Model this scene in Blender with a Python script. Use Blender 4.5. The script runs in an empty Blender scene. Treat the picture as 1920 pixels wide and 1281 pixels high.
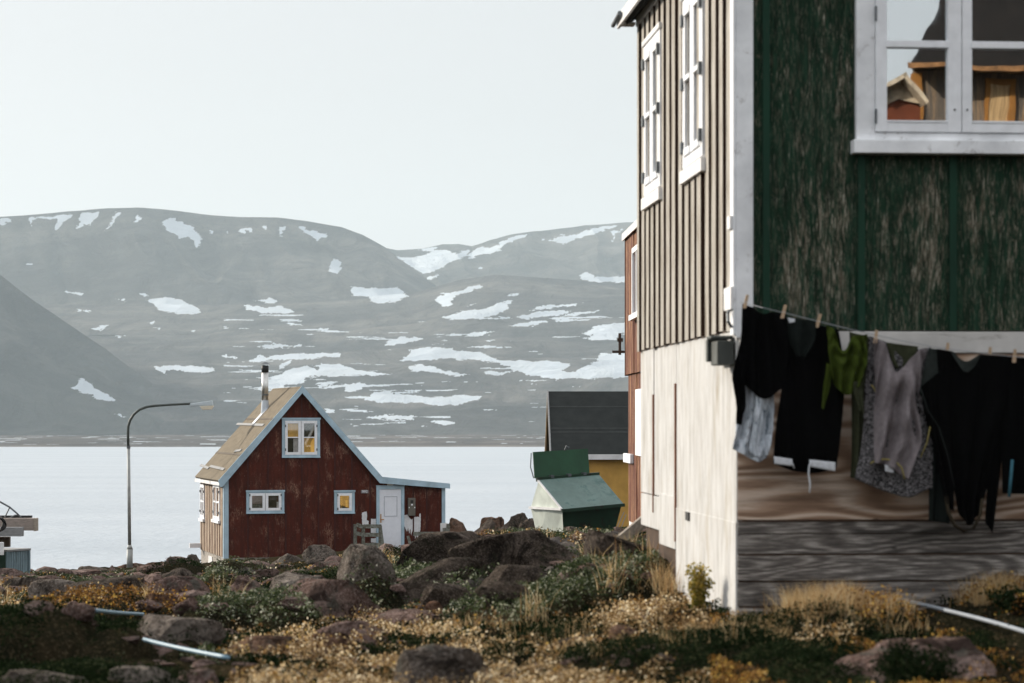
import bpy, bmesh, math, random
import numpy as np
from mathutils import Vector, Matrix

# ------------------------------------------------------------------ camera, sky, sun, exposure
SC = bpy.context.scene
COL = SC.collection
F = 4533.0            # focal length in photo pixels (1920 wide)
HY = 790.0            # eye level in the photo
SUN_AZ = (-0.80, 0.60)   # towards the sun, horizontally
SUN_EL = math.radians(21)

cam = bpy.data.objects.new('camera', bpy.data.cameras.new('camera'))
COL.objects.link(cam)
cam.location = (0, 0, 0)
cam.rotation_euler = (math.radians(90), 0, 0)
cam.data.sensor_width = 36
cam.data.lens = 36 * F / 1920
cam.data.shift_y = (HY - 640.5) / 1920
cam.data.clip_start = 0.5
cam.data.clip_end = 30000
cam.data.dof.use_dof = True
cam.data.dof.focus_distance = 78
cam.data.dof.aperture_fstop = 3.6
SC.camera = cam

w = bpy.data.worlds.new("World"); SC.world = w; w.use_nodes = True
nt = w.node_tree; nt.nodes.clear()
sky = nt.nodes.new('ShaderNodeTexSky'); sky.sky_type = 'NISHITA'; sky.sun_disc = False
sky.sun_elevation = SUN_EL; sky.sun_rotation = math.atan2(SUN_AZ[0], SUN_AZ[1])
sky.air_density = 1.0; sky.dust_density = 2.0; sky.ozone_density = 1.0
hs = nt.nodes.new('ShaderNodeHueSaturation'); hs.inputs['Saturation'].default_value = 0.20
tc = nt.nodes.new('ShaderNodeTexCoord'); sx = nt.nodes.new('ShaderNodeSeparateXYZ')
mr = nt.nodes.new('ShaderNodeMapRange')           # added fill: sky raised overhead to brighten shaded walls and water
mr.inputs['From Min'].default_value = 0.16; mr.inputs['From Max'].default_value = 0.55
mr.inputs['To Min'].default_value = 3.4; mr.inputs['To Max'].default_value = 7.6
mr.interpolation_type = 'SMOOTHSTEP'
gm = nt.nodes.new('ShaderNodeGamma'); gm.inputs['Gamma'].default_value = 0.4
mx = nt.nodes.new('ShaderNodeVectorMath'); mx.operation = 'SCALE'
bg = nt.nodes.new('ShaderNodeBackground'); bg.inputs['Strength'].default_value = 0.10
ow = nt.nodes.new('ShaderNodeOutputWorld')
L = nt.links.new
L(sky.outputs[0], hs.inputs['Color']); L(tc.outputs['Generated'], sx.inputs[0]); L(sx.outputs[2], mr.inputs[0])
L(hs.outputs[0], gm.inputs[0]); L(gm.outputs[0], mx.inputs[0]); L(mr.outputs[0], mx.inputs['Scale']); L(mx.outputs[0], bg.inputs[0]); L(bg.outputs[0], ow.inputs[0])

sd = bpy.data.lights.new('sun', 'SUN'); sd.energy = 5.0; sd.angle = math.radians(0.6); sd.color = (1.0, 0.90, 0.75)
so = bpy.data.objects.new('sun', sd); COL.objects.link(so)
sv = Vector((SUN_AZ[0]*math.cos(SUN_EL), SUN_AZ[1]*math.cos(SUN_EL), math.sin(SUN_EL)))
so.rotation_euler = sv.to_track_quat('Z', 'Y').to_euler()
SC.view_settings.view_transform = 'Standard'; SC.view_settings.look = 'None'
SC.view_settings.exposure = 0.2; SC.view_settings.gamma = 1.0
SC.cycles.volume_bounces = 1; SC.cycles.max_bounces = 8; SC.cycles.transparent_max_bounces = 12
rng = np.random.default_rng(7); random.seed(7)

# ------------------------------------------------------------------ noise
_perm = np.random.default_rng(3).random((64, 64, 64)).astype(np.float32)
def vn(x, y, z=0.0):
    x = np.asarray(x, float); y = np.asarray(y, float); z = np.asarray(z, float) + 0*x
    xi = np.floor(x).astype(int); yi = np.floor(y).astype(int); zi = np.floor(z).astype(int)
    fx = x-xi; fy = y-yi; fz = z-zi
    fx = fx*fx*(3-2*fx); fy = fy*fy*(3-2*fy); fz = fz*fz*(3-2*fz)
    def g(a, b, c): return _perm[(xi+a) & 63, (yi+b) & 63, (zi+c) & 63]
    r = 0
    for a in (0, 1):
        for b in (0, 1):
            for c in (0, 1):
                r = r + g(a, b, c)*(fx if a else 1-fx)*(fy if b else 1-fy)*(fz if c else 1-fz)
    return r*2-1
def fbm(x, y, z=0.0, o=4, rough=0.5):
    r = 0; a = 1; s = 0
    for i in range(o):
        r = r + a*vn(x*2**i+17*i, y*2**i+5*i, np.asarray(z)*2**i+3*i); s += a; a *= rough
    return r/s

# ------------------------------------------------------------------ object helpers
def tag(o, label=None, cat=None, group=None, kind=None):
    if label: o['label'] = label
    if cat: o['category'] = cat
    if group: o['group'] = group
    if kind: o['kind'] = kind
    return o
class Thing:
    """An Empty at the base; parts are built in its local frame, z given relative to eye level."""
    def __init__(s, name, loc, rot, label, cat, group=None):
        s.o = bpy.data.objects.new(name, None); COL.objects.link(s.o); s.o.empty_display_size = .3
        s.o.location = loc; s.o.rotation_euler = (0, 0, rot); s.zoff = loc[2]
        s.ox, s.oy = loc[0], loc[1]; s.c, s.s = math.cos(rot), math.sin(rot)
        tag(s.o, label, cat, group)
    def ray(s, px, py):
        dx, dy, dz = (px-960)/F, 1.0, -(py-HY)/F
        return (-s.ox*s.c-s.oy*s.s, s.ox*s.s-s.oy*s.c, 0.0), (dx*s.c+dy*s.s, -dx*s.s+dy*s.c, dz)
    def Y(s, px, py, yl):      # pixel -> local (x, z) on plane y = yl
        o, d = s.ray(px, py); t = (yl-o[1])/d[1]; return o[0]+t*d[0], t*d[2]
    def X(s, px, py, xl):      # pixel -> local (y, z) on plane x = xl
        o, d = s.ray(px, py); t = (xl-o[0])/d[0]; return o[1]+t*d[1], t*d[2]
    def P(s, px, py, p0, n):   # pixel -> local point on a plane
        o, d = s.ray(px, py); o = Vector(o); d = Vector(d)
        t = (Vector(p0)-o).dot(n)/d.dot(n); return o+t*d
class MB:
    def __init__(s): s.v = []; s.f = []
    def add(s, vs, fs):
        n = len(s.v); s.v += [tuple(v) for v in vs]; s.f += [tuple(i+n for i in f) for f in fs]; return s
    def box(s, x0, x1, y0, y1, z0, z1):
        return s.add([(x0,y0,z0),(x1,y0,z0),(x1,y1,z0),(x0,y1,z0),(x0,y0,z1),(x1,y0,z1),(x1,y1,z1),(x0,y1,z1)],
                     [(0,3,2,1),(4,5,6,7),(0,1,5,4),(1,2,6,5),(2,3,7,6),(3,0,4,7)])
    def beam(s, a, b, w, t, up=(0,0,1)):       # board from a to b, w across (in plane of up), t thick
        a = Vector(a); b = Vector(b); d = (b-a).normalized(); u = Vector(up); n = d.cross(u).normalized(); u = n.cross(d).normalized()
        vs = []
        for p in (a, b):
            for sn, su in ((-1,-1),(1,-1),(1,1),(-1,1)): vs.append(p+n*sn*t/2+u*su*w/2)
        return s.add(vs, [(0,1,2,3),(7,6,5,4),(0,4,5,1),(1,5,6,2),(2,6,7,3),(3,7,4,0)])
    def prism(s, poly, d0, d1, axis='y'):      # polygon (a,b) extruded
        n = len(poly); vs = []
        for d in (d0, d1):
            for a, b in poly: vs.append((a, d, b) if axis == 'y' else ((d, a, b) if axis == 'x' else (a, b, d)))
        return s.add(vs, [tuple(range(n)), tuple(range(2*n-1, n-1, -1))]+[(i, i+n, (i+1)%n+n, (i+1)%n) for i in range(n)])
    def slab(s, quad, t):                      # quad with thickness t downwards along normal
        q = [Vector(p) for p in quad]; n = (q[1]-q[0]).cross(q[3]-q[0]).normalized()
        if n.z < 0: n = -n
        return s.add(q+[p-n*t for p in q], [(0,1,2,3),(7,6,5,4),(0,4,5,1),(1,5,6,2),(2,6,7,3),(3,7,4,0)])
    def tube(s, pts, r, n=10, r2=None):
        pts = [Vector(p) for p in pts]; m = len(pts); vs = []; ref = None
        for i, p in enumerate(pts):
            d = (pts[min(i+1, m-1)]-pts[max(i-1, 0)]).normalized()
            if ref is None: ref = Vector((1,0,0)) if abs(d.x) < .8 else Vector((0,1,0))
            u = d.cross(ref).normalized(); v = d.cross(u); ref = -v if False else ref
            rr = r if r2 is None else r+(r2-r)*i/(m-1)
            for k in range(n):
                a = 2*math.pi*k/n; vs.append(p+u*math.cos(a)*rr+v*math.sin(a)*rr)
        fs = [(i*n+k, i*n+(k+1)%n, (i+1)*n+(k+1)%n, (i+1)*n+k) for i in range(m-1) for k in range(n)]
        fs += [tuple(range(n-1, -1, -1)), tuple((m-1)*n+k for k in range(n))]
        return s.add(vs, fs)
    def build(s, name, mat, parent=None, zoff=0.0, bevel=0, smooth=False):
        zo = zoff
        if isinstance(parent, Thing): zo = parent.zoff; par = parent.o
        else: par = parent
        me = bpy.data.meshes.new(name); me.from_pydata([(a, b, c-zo) for a, b, c in s.v], [], s.f)
        bm = bmesh.new(); bm.from_mesh(me); bmesh.ops.recalc_face_normals(bm, faces=bm.faces); bm.to_mesh(me); bm.free()
        me.materials.append(mat)
        if smooth: me.shade_smooth()
        o = bpy.data.objects.new(name, me); COL.objects.link(o)
        if par is not None: o.parent = par
        if bevel:
            m = o.modifiers.new('bevel', 'BEVEL'); m.width = bevel; m.segments = 2; m.limit_method = 'ANGLE'; m.angle_limit = math.radians(40)
        return o
def grid_mesh(name, V, mat, attrs=None, smooth=True, flip=False):
    """V: (rows, cols, 3)"""
    R, C, _ = V.shape; me = bpy.data.meshes.new(name)
    idx = np.arange(R*C).reshape(R, C)
    q = np.stack([idx[:-1,:-1], idx[:-1,1:], idx[1:,1:], idx[1:,:-1]], -1).reshape(-1, 4)
    if flip: q = q[:, ::-1]
    return np_mesh(name, V.reshape(-1, 3), q, mat, attrs, smooth)
def np_mesh(name, V, Q, mat, attrs=None, smooth=False):
    me = bpy.data.meshes.new(name); k = Q.shape[1]
    me.vertices.add(len(V)); me.vertices.foreach_set('co', V.astype(np.float32).ravel())
    me.loops.add(Q.size); me.loops.foreach_set('vertex_index', Q.astype(np.int32).ravel())
    me.polygons.add(len(Q)); me.polygons.foreach_set('loop_start', np.arange(0, Q.size, k, dtype=np.int32))
    me.update(calc_edges=True)
    for an, a in (attrs or {}).items():
        if a.ndim == 1:
            t = me.attributes.new(an, 'FLOAT', 'POINT'); t.data.foreach_set('value', a.astype(np.float32))
        else:
            t = me.attributes.new(an, 'FLOAT_VECTOR', 'POINT'); t.data.foreach_set('vector', a.astype(np.float32).ravel())
    me.polygons.foreach_set('use_smooth', np.full(len(Q), smooth)); me.materials.append(mat)
    me.validate(); o = bpy.data.objects.new(name, me); COL.objects.link(o); return o

# ------------------------------------------------------------------ materials
class N:
    def __init__(s, name):
        s.m = bpy.data.materials.new(name); s.m.use_nodes = True; s.t = s.m.node_tree; s.t.nodes.clear()
        s.out = s.t.nodes.new('ShaderNodeOutputMaterial')
    def n(s, typ, **kw):
        nd = s.t.nodes.new(typ)
        for k, v in kw.items(): setattr(nd, k, v)
        return nd
    def set(s, sock, v):
        if isinstance(v, bpy.types.NodeSocket): s.t.links.new(v, sock)
        elif isinstance(v, (tuple, list)):
            sock.default_value = (tuple(v)+(1,)) if (sock.type == 'RGBA' and len(v) == 3) else v
        else: sock.default_value = v
    def co(s, scale=(1,1,1), loc=(0,0,0), kind='Object'):
        tcn = s.n('ShaderNodeTexCoord'); mp = s.n('ShaderNodeMapping'); s.set(mp.inputs[0], tcn.outputs[kind])
        mp.inputs['Scale'].default_value = scale; mp.inputs['Location'].default_value = loc; return mp.outputs[0]
    def noise(s, co, scale=5, detail=4, rough=.5, dist=0):
        t = s.n('ShaderNodeTexNoise'); s.set(t.inputs['Vector'], co); s.set(t.inputs['Scale'], scale); s.set(t.inputs['Detail'], detail)
        s.set(t.inputs['Roughness'], rough); s.set(t.inputs['Distortion'], dist); return t.outputs['Fac']
    def vor(s, co, scale=5, feat='F1', out='Distance'):
        t = s.n('ShaderNodeTexVoronoi', feature=feat); s.set(t.inputs['Vector'], co); s.set(t.inputs['Scale'], scale); return t.outputs[out]
    def wave(s, co, scale=5, dist=3, detail=2, dscale=1, direction='X'):
        t = s.n('ShaderNodeTexWave', bands_direction=direction); s.set(t.inputs['Vector'], co); s.set(t.inputs['Scale'], scale)
        s.set(t.inputs['Distortion'], dist); s.set(t.inputs['Detail'], detail); s.set(t.inputs['Detail Scale'], dscale); return t.outputs['Fac']
    def ramp(s, fac, stops, interp='LINEAR'):
        r = s.n('ShaderNodeValToRGB'); r.color_ramp.interpolation = interp; s.set(r.inputs[0], fac); e = r.color_ramp.elements
        while len(e) < len(stops): e.new(0.5)
        for i, (p, c) in enumerate(stops):
            e[i].position = p; e[i].color = (c, c, c, 1) if not isinstance(c, (tuple, list)) else tuple(c)+(1,)
        return r.outputs[0]
    def mix(s, fac, a, b, mode='MIX'):
        m = s.n('ShaderNodeMix', data_type='RGBA', blend_type=mode); s.set(m.inputs[0], fac); s.set(m.inputs[6], a); s.set(m.inputs[7], b); return m.outputs[2]
    def math(s, op, a, b=0.0):
        m = s.n('ShaderNodeMath', operation=op); s.set(m.inputs[0], a); s.set(m.inputs[1], b); return m.outputs[0]
    def attr(s, name, out='Fac'):
        a = s.n('ShaderNodeAttribute'); a.attribute_name = name; return a.outputs[out]
    def bump(s, h, strength=.3, dist=.02):
        b = s.n('ShaderNodeBump'); s.set(b.inputs['Height'], h); b.inputs['Strength'].default_value = strength; b.inputs['Distance'].default_value = dist; return b.outputs[0]
    def bsdf(s, col, rough=.8, normal=None, metal=0.0, spec=.3):
        p = s.n('ShaderNodeBsdfPrincipled'); s.set(p.inputs['Base Color'], col); s.set(p.inputs['Roughness'], rough); s.set(p.inputs['Metallic'], metal)
        s.set(p.inputs['Specular IOR Level'], spec)
        if normal is not None: s.set(p.inputs['Normal'], normal)
        s.t.links.new(p.outputs[0], s.out.inputs[0]); return p
def plain(name, col, rough=.8, var=.25, scale=6, bump=.15, metal=0, stretch=(1,1,1), spec=.3, bd=.01):
    k = N(name); c = k.co(stretch); f = k.noise(c, scale, 5, .6)
    d = tuple(v*(1-var) for v in col); l = tuple(min(1, v*(1+var)) for v in col)
    k.bsdf(k.ramp(f, [(.3, d), (.7, l)]), rough, k.bump(f, bump, bd), metal, spec); return k.m
def worn(name, paint, wood, amount=.5, stretch=(6,6,.8), scale=3, fine=8, rough=.75, soft=.06, dirt=None, spec=.25):
    """paint flaked off along the wood grain"""
    k = N(name); c = k.co(stretch); a = k.noise(c, scale, 6, .62, .6); b = k.noise(c, scale*fine, 4, .7, .3)
    s_ = k.math('ADD', k.math('MULTIPLY', a, .72), k.math('MULTIPLY', b, .28))
    msk = k.ramp(s_, [(max(0, 1-amount-soft), 0.0), (min(1, 1-amount+soft), 1.0)])
    g = k.noise(k.co(tuple(v*3 for v in stretch)), scale*2, 4, .6)
    wc = k.ramp(g, [(.3, tuple(v*.55 for v in wood)), (.7, tuple(min(1, v*1.3) for v in wood))])
    pc = k.ramp(k.noise(k.co(), 2.3, 4, .6), [(.3, tuple(v*.78 for v in paint)), (.7, tuple(min(1, v*1.15) for v in paint))])
    col = k.mix(msk, pc, wc)
    if dirt: col = k.mix(k.ramp(k.noise(k.co((1,1,.4)), 1.7, 5, .65), [(.5, 0.0), (.75, .6)]), col, dirt)
    k.bsdf(col, rough, k.bump(k.math('ADD', k.math('MULTIPLY', msk, -.5), g), .35, .006), 0, spec); return k.m

MAT = {}
MAT['white_trim'] = worn('white_trim', (.84,.85,.88), (.36,.34,.33), .36, (1.5,1.5,1.5), 5, 6)
MAT['white_frame'] = plain('white_frame_paint', (.84,.85,.88), .5, .08, 9, .1)
MAT['blue_trim'] = worn('blue_trim', (.40,.53,.62), (.30,.33,.34), .36, (1.5,1.5,1.5), 5, 6)
MAT['pale_sill'] = worn('pale_sill', (.75,.74,.74), (.35,.30,.27), .36, (1,1,1), 5, 5)
MAT['black'] = plain('black_iron', (.02,.02,.02), .6, .2)
MAT['lead'] = plain('grey_hinge_metal', (.12,.13,.14), .5, .2, metal=.3)

def green_wall():
    k = N('weathered_green_plywood'); a = k.noise(k.co((6,6,1.1)), 2.0, 7, .75, 1.2); b = k.noise(k.co((30,30,3.0)), 2.4, 6, .8, 1.0)
    tcn = k.n('ShaderNodeTexCoord'); sp_ = k.n('ShaderNodeSeparateXYZ'); k.set(sp_.inputs[0], tcn.outputs['Object'])
    fr = k.math('FRACT', k.math('DIVIDE', k.math('SUBTRACT', sp_.outputs[0], BAT0-.7070*3), .7070))
    ed = k.ramp(k.math('ABSOLUTE', k.math('SUBTRACT', fr, .5)), [(.30, 0.0), (.47, 1.0)])     # paint holds beside the battens
    big = k.noise(k.co((1.0,1.0,.6)), 1.5, 3, .5)
    s_ = k.math('ADD', k.math('ADD', k.math('MULTIPLY', a, .42), k.math('MULTIPLY', b, .50)), k.math('MULTIPLY', big, .22))
    s_ = k.math('SUBTRACT', s_, k.math('MULTIPLY', ed, .06))
    m1 = k.ramp(s_, [(.595, 0.0), (.63, 1.0)])
    g = k.noise(k.co((46,46,3.0)), 3, 5, .8)
    wood = k.ramp(g, [(.34, (.018,.016,.011)), (.46, (.075,.066,.046)), (.55, (.20,.18,.135)), (.65, (.50,.48,.41))])
    paint = k.ramp(k.noise(k.co((9,9,1.2)), 3, 6, .7), [(.32, (.003,.009,.005)), (.55, (.010,.034,.019)), (.72, (.024,.062,.038))])
    fp = k.noise(k.co((60,60,5.5)), 2.6, 6, .8, .8); m2 = k.math('MULTIPLY', k.ramp(fp, [(.53, 0.0), (.60, 1.0)]), k.ramp(a, [(.36, .25), (.56, .9)]))
    m1 = k.math('MAXIMUM', m1, m2)
    col = k.mix(m1, paint, wood)
    k.bsdf(col, .75, k.bump(s_, .8, .01), 0, .08); return k.m
BAT0 = .2217
MAT['green_ply'] = green_wall()
MAT['green_batten'] = worn('green_batten', (.006,.036,.020), (.05,.06,.045), .38, (8,8,1), 3)
def side_boards():
    k = N('sunbleached_cladding'); c = k.co((9,9,.7)); a = k.noise(c, 2.2, 6, .6, .5); g = k.noise(k.co((40,40,1.0)), 3, 4, .65)
    col = k.ramp(a, [(.30, (.15,.12,.09)), (.44, (.36,.33,.29)), (.58, (.56,.53,.49)), (.72, (.27,.26,.21))])
    col = k.mix(k.ramp(g, [(.3, .55), (.6, 0.0)]), col, (.12,.08,.05))
    k.bsdf(col, .85, k.bump(g, .5, .006), 0, .15); return k.m
MAT['side_boards'] = side_boards()
MAT['side_gap'] = plain('dark_backing', (.06,.035,.022), .9, .4)
def white_ply():
    k = N('whitewashed_plywood'); a = k.noise(k.co((1,3,.6)), 3, 5, .6, .4); b = k.noise(k.co((1,6,1.6)), 3, 7, .7)
    col = k.ramp(a, [(.25, (.32,.31,.30)), (.5, (.50,.495,.49)), (.75, (.60,.60,.60))])
    col = k.mix(k.ramp(b, [(.52, 0.0), (.75, .6)]), col, (.34,.28,.22))
    st = k.ramp(k.noise(k.co((1,2.2,.5)), 1.7, 7, .7, .5), [(.55, 0.0), (.72, .65)]); col = k.mix(st, col, (.30,.25,.17))
    spk = k.ramp(k.noise(k.co((14,14,9)), 3, 4, .7), [(.64, 0.0), (.70, .6)]); col = k.mix(spk, col, (.22,.16,.12))
    k.bsdf(col, .85, k.bump(b, .4, .006), 0, .2); return k.m
MAT['white_ply'] = white_ply()
def brown_ply(name, c0, c1, c2, sc=1.0, wv_amt=1.0):
    k = N(name); big = k.noise(k.co((.33*sc, 1, 1.7*sc)), 1.3, 1.2, .4, .2)
    rings = k.math('SINE', k.math('MULTIPLY', big, 95.0)); rings = k.math('ADD', k.math('MULTIPLY', rings, .5), .5)
    g = k.noise(k.co((1.6,1,30)), 3, 5, .65); st = k.noise(k.co((.22,1,3.2)), 2.2, 6, .65, .3)
    fac = k.math('ADD', k.math('MULTIPLY', rings, .38*wv_amt), k.math('MULTIPLY', g, 1-.38*wv_amt))
    col = k.ramp(fac, [(.28, c0), (.5, c1), (.78, c2)])
    col = k.mix(k.ramp(st, [(.34, .6), (.48, 0.0)]), col, tuple(v*.35 for v in c0))
    kn = k.ramp(k.vor(k.co((1.3,1,3.2)), 1.6), [(.03, 1.0), (.07, 0.0)]); col = k.mix(k.math('MULTIPLY', kn, .7), col, tuple(v*.3 for v in c0))
    k.bsdf(col, .8, k.bump(g, .4, .005), 0, .15); return k.m
MAT['brown_ply'] = brown_ply('brown_plywood', (.25,.16,.11), (.42,.29,.21), (.66,.54,.45), 1.0, 1.3)
MAT['grey_planks'] = brown_ply('greyed_planks', (.035,.032,.03), (.14,.125,.115), (.60,.56,.52), 1.5, .35)
MAT['white_board'] = worn('washed_white_board', (.58,.56,.54), (.16,.13,.11), .36, (.6,1,4), 3)
def red_wall():
    k = N('weathered_red_plywood'); c = k.co((9,9,1.6)); a = k.noise(c, 1.7, 6, .7, 1.3)
    wn = k.math('ABSOLUTE', k.math('SUBTRACT', a, .5)); line = k.ramp(wn, [(0.004, 1.0), (.03, 0.0)])
    gate = k.ramp(k.noise(k.co((1.6,1.6,.9)), 1.5, 4, .6), [(.52, 0.0), (.66, 1.0)])
    m_ = k.math('MULTIPLY', line, gate)
    m2 = k.ramp(k.noise(k.co((26,26,5)), 2.4, 4, .6), [(.64, 0.0), (.69, 1.0)])
    msk = k.math('MAXIMUM', m_, k.math('MULTIPLY', m2, .8))
    p = k.ramp(k.noise(k.co((6,6,1)), 1.6, 5, .6), [(.3, (.036,.0060,.0026)), (.7, (.092,.0145,.0055))])
    col = k.mix(msk, p, (.36,.22,.15)); k.bsdf(col, .7, k.bump(a, .2, .01), 0, .2); return k.m
MAT['red_ply'] = red_wall()
MAT['red_batten'] = plain('red_batten', (.045,.008,.005), .7, .3)
MAT['red_side'] = worn('sunbleached_red_cladding', (.46,.36,.27), (.22,.11,.07), .46, (12,12,.8), 2)
MAT['felt_tan'] = plain('tan_roofing_felt', (.16,.13,.09), .95, .5, 5, .8, stretch=(1,3,1), bd=.05)
MAT['felt_black'] = plain('black_roofing_felt', (.016,.019,.018), .85, .3, 3, .2)
MAT['concrete'] = plain('concrete_base', (.33,.30,.27), .95, .35, 9, .4)
MAT['yellow_ply'] = worn('ochre_plywood', (.52,.30,.075), (.35,.2,.08), .33, (2,2,.8), 3)
MAT['rust_wood'] = worn('rusty_brown_cladding', (.105,.022,.006), (.42,.22,.11), .46, (5,5,.25), 2.2, 3, soft=.03)
MAT['steel'] = plain('brushed_steel_pipe', (.55,.54,.52), .35, .15, metal=.9)
MAT['galv'] = plain('galvanised_pole', (.33,.34,.33), .6, .2, metal=.2)
MAT['dark_pole'] = plain('dark_painted_pole', (.05,.06,.055), .5, .2)
MAT['grey_wood'] = worn('grey_railing_wood', (.22,.23,.20), (.12,.115,.09), .5, (4,4,4), 3)
MAT['pale_wood'] = plain('pale_driftwood', (.33,.28,.23), .9, .3, 6, .4, stretch=(1,6,6))
MAT['pink_wood'] = plain('weathered_pinkish_plank', (.30,.25,.22), .9, .25, 6, .3, stretch=(1,6,6))
MAT['grey_plank'] = plain('weathered_grey_plank', (.27,.27,.27), .9, .25, 6, .3, stretch=(1,6,6))
MAT['blue_crate'] = worn('faded_blue_boards', (.19,.26,.29), (.10,.13,.14), .42, (9,9,1), 2.5)
MAT['hose'] = plain('pale_blue_hose', (.17,.27,.34), .45, .12)
MAT['hose_w'] = plain('white_hose', (.30,.33,.37), .45, .12)
MAT['dump_lid'] = worn('patchy_green_lid', (.13,.20,.18), (.045,.11,.10), .42, (2,2,2), 1.2, 3, .45)
MAT['dump_white'] = worn('pale_painted_steel', (.58,.62,.56), (.22,.14,.08), .27, (2,2,2), 2)
MAT['dump_dark'] = worn('dark_green_steel', (.012,.040,.022), (.02,.018,.012), .42, (3,3,3), 2, 3, .5)
MAT['dump_open'] = worn('open_lid_green', (.022,.080,.040), (.015,.02,.012), .33, (3,3,3), 2, 3, .5)
MAT['meter'] = plain('grey_meter_box', (.13,.12,.10), .5, .1)
MAT['peg'] = plain('clothes_peg_wood', (.50,.36,.24), .8, .1)
MAT['line'] = plain('clothes_line_cord', (.30,.31,.33), .6, .1)
MAT['door_white'] = plain('white_door_paint', (.76,.78,.84), .5, .05)
MAT['curtain_y'] = plain('ochre_curtain', (.80,.50,.13), .9, .2, 4)  # tone of a mirrored yellow building, painted behind the panes
MAT['curtain_w'] = plain('pale_curtain', (.6,.58,.56), .9, .15)
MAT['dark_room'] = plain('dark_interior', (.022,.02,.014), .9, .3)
MAT['lamp_glass'] = plain('lamp_bowl_plastic', (.85,.78,.66), .35, .05)
def glass(name, refl=.25, bump=0.0, scale=1.0, dark=(.02,.02,.02), through=True):
    k = N(name); g = k.n('ShaderNodeBsdfGlossy'); g.inputs['Roughness'].default_value = .015
    g.inputs['Color'].default_value = (.92,.96,.98,1)
    if bump:
        nz = k.noise(k.co(), scale, 2, .4); k.set(g.inputs['Normal'], k.bump(nz, bump, .05))
    m = k.n('ShaderNodeMixShader'); m.inputs[0].default_value = refl
    if through: t = k.n('ShaderNodeBsdfTransparent')
    else:
        t = k.n('ShaderNodeBsdfDiffuse'); t.inputs[0].default_value = dark+(1,)
    k.t.links.new(t.outputs[0], m.inputs[1]); k.t.links.new(g.outputs[0], m.inputs[2]); k.t.links.new(m.outputs[0], k.out.inputs[0]); return k.m
MAT['glass_far'] = glass('window_glass', .22)
MAT['glass_near'] = glass('wavy_window_glass', .62, .03, 1.6)
def cloth(name, col, var=.2, scale=30, rough=.95, bump=.2):
    k = N(name); f = k.noise(k.co(), scale, 4, .6); big = k.noise(k.co(), 3, 3, .6)
    c = k.ramp(f, [(.3, tuple(v*(1-var) for v in col)), (.7, tuple(min(1, v*(1+var)) for v in col))])
    c = k.mix(k.ramp(big, [(.35, .35), (.65, 0.0)]), c, tuple(v*.6 for v in col))
    p = k.bsdf(c, rough, k.bump(f, bump, .003), 0, 0.0); return k.m
MAT['c_black'] = cloth('black_cotton', (.0035,.0035,.0037)); MAT['c_char'] = cloth('charcoal_cotton', (.012,.015,.014))
MAT['c_grey'] = cloth('slate_cotton', (.028,.033,.031))
MAT['c_green'] = cloth('olive_green_jersey', (.042,.060,.011)); MAT['c_olive'] = cloth('dark_olive_jersey', (.040,.044,.026))
MAT['c_mauve'] = cloth('mauve_grey_jersey', (.205,.180,.188)); MAT['c_pipe'] = cloth('mustard_piping', (.32,.27,.10))
MAT['c_white'] = cloth('white_cotton', (.62,.64,.68)); MAT['c_blue'] = cloth('teal_strip', (.05,.14,.18))
def denim():
    k = N('bleached_denim'); f = k.noise(k.co((6,6,2)), 3, 5, .65, 1.0)
    k.bsdf(k.ramp(f, [(.34, (.09,.12,.15)), (.43, (.40,.44,.49)), (.60, (.60,.64,.70))]), .95, k.bump(f, .5, .01), 0, .1); return k.m
MAT['c_denim'] = denim()
def leopard():
    k = N('black_and_white_print'); v = k.noise(k.co(), 75, 2, .6, 1.5)
    k.bsdf(k.ramp(v, [(.48, (.010,.010,.010)), (.56, (.20,.19,.20))]), .95, None, 0, .1); return k.m
MAT['c_print'] = leopard()
def lobedpatch():
    return plain('bare_white_patch', (.66,.66,.68), .9, .12, 9)
MAT['white_patch'] = lobedpatch()

# rocks
def rock_mat(name, base, dark, pale, moss=.0):
    k = N(name); oi = k.n('ShaderNodeObjectInfo'); c0 = k.co(kind='Object')
    va = k.n('ShaderNodeVectorMath', operation='ADD'); k.set(va.inputs[0], c0)
    vs_ = k.n('ShaderNodeVectorMath', operation='SCALE'); k.set(vs_.inputs[0], oi.outputs['Location']); vs_.inputs['Scale'].default_value = 1.7
    k.set(va.inputs[1], vs_.outputs[0]); c = va.outputs[0]
    a = k.noise(c, 1.5, 8, .65, .3); b = k.noise(c, 9, 8, .75); d = k.noise(c, 42, 4, .8)
    col = k.ramp(a, [(.3, dark), (.5, base), (.72, pale)])
    col = k.mix(k.ramp(b, [(.38, .7), (.55, 0.0)]), col, tuple(v*.45 for v in dark))
    col = k.mix(k.ramp(d, [(.50, 0.0), (.64, .75)]), col, pale); e_ = k.noise(c, 14, 6, .8); col = k.mix(k.ramp(e_, [(.36, .8), (.48, 0.0)]), col, tuple(v*.4 for v in dark))
    vv = k.vor(c, 3.1, 'DISTANCE_TO_EDGE'); crack = k.ramp(vv, [(0.0, 1.0), (.03, 0.0)])
    lich = k.ramp(k.noise(c, 3.5, 7, .75, .5), [(.56, 0.0), (.62, .8)])
    blk = k.ramp(k.noise(c, 2.1, 7, .75, .8), [(.52, 0.0), (.60, .85)]); col = k.mix(blk, col, tuple(v*.35 for v in dark)); col = k.mix(lich, col, (.13,.125,.105) if moss < .5 else (.035,.035,.022))
    hgt = k.math('ADD', k.math('ADD', k.math('MULTIPLY', b, .6), k.math('MULTIPLY', d, .18)), k.math('MULTIPLY', crack, -.12))
    k.bsdf(col, .92, k.bump(hgt, 1.0, .22), 0, .03); return k.m
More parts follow.
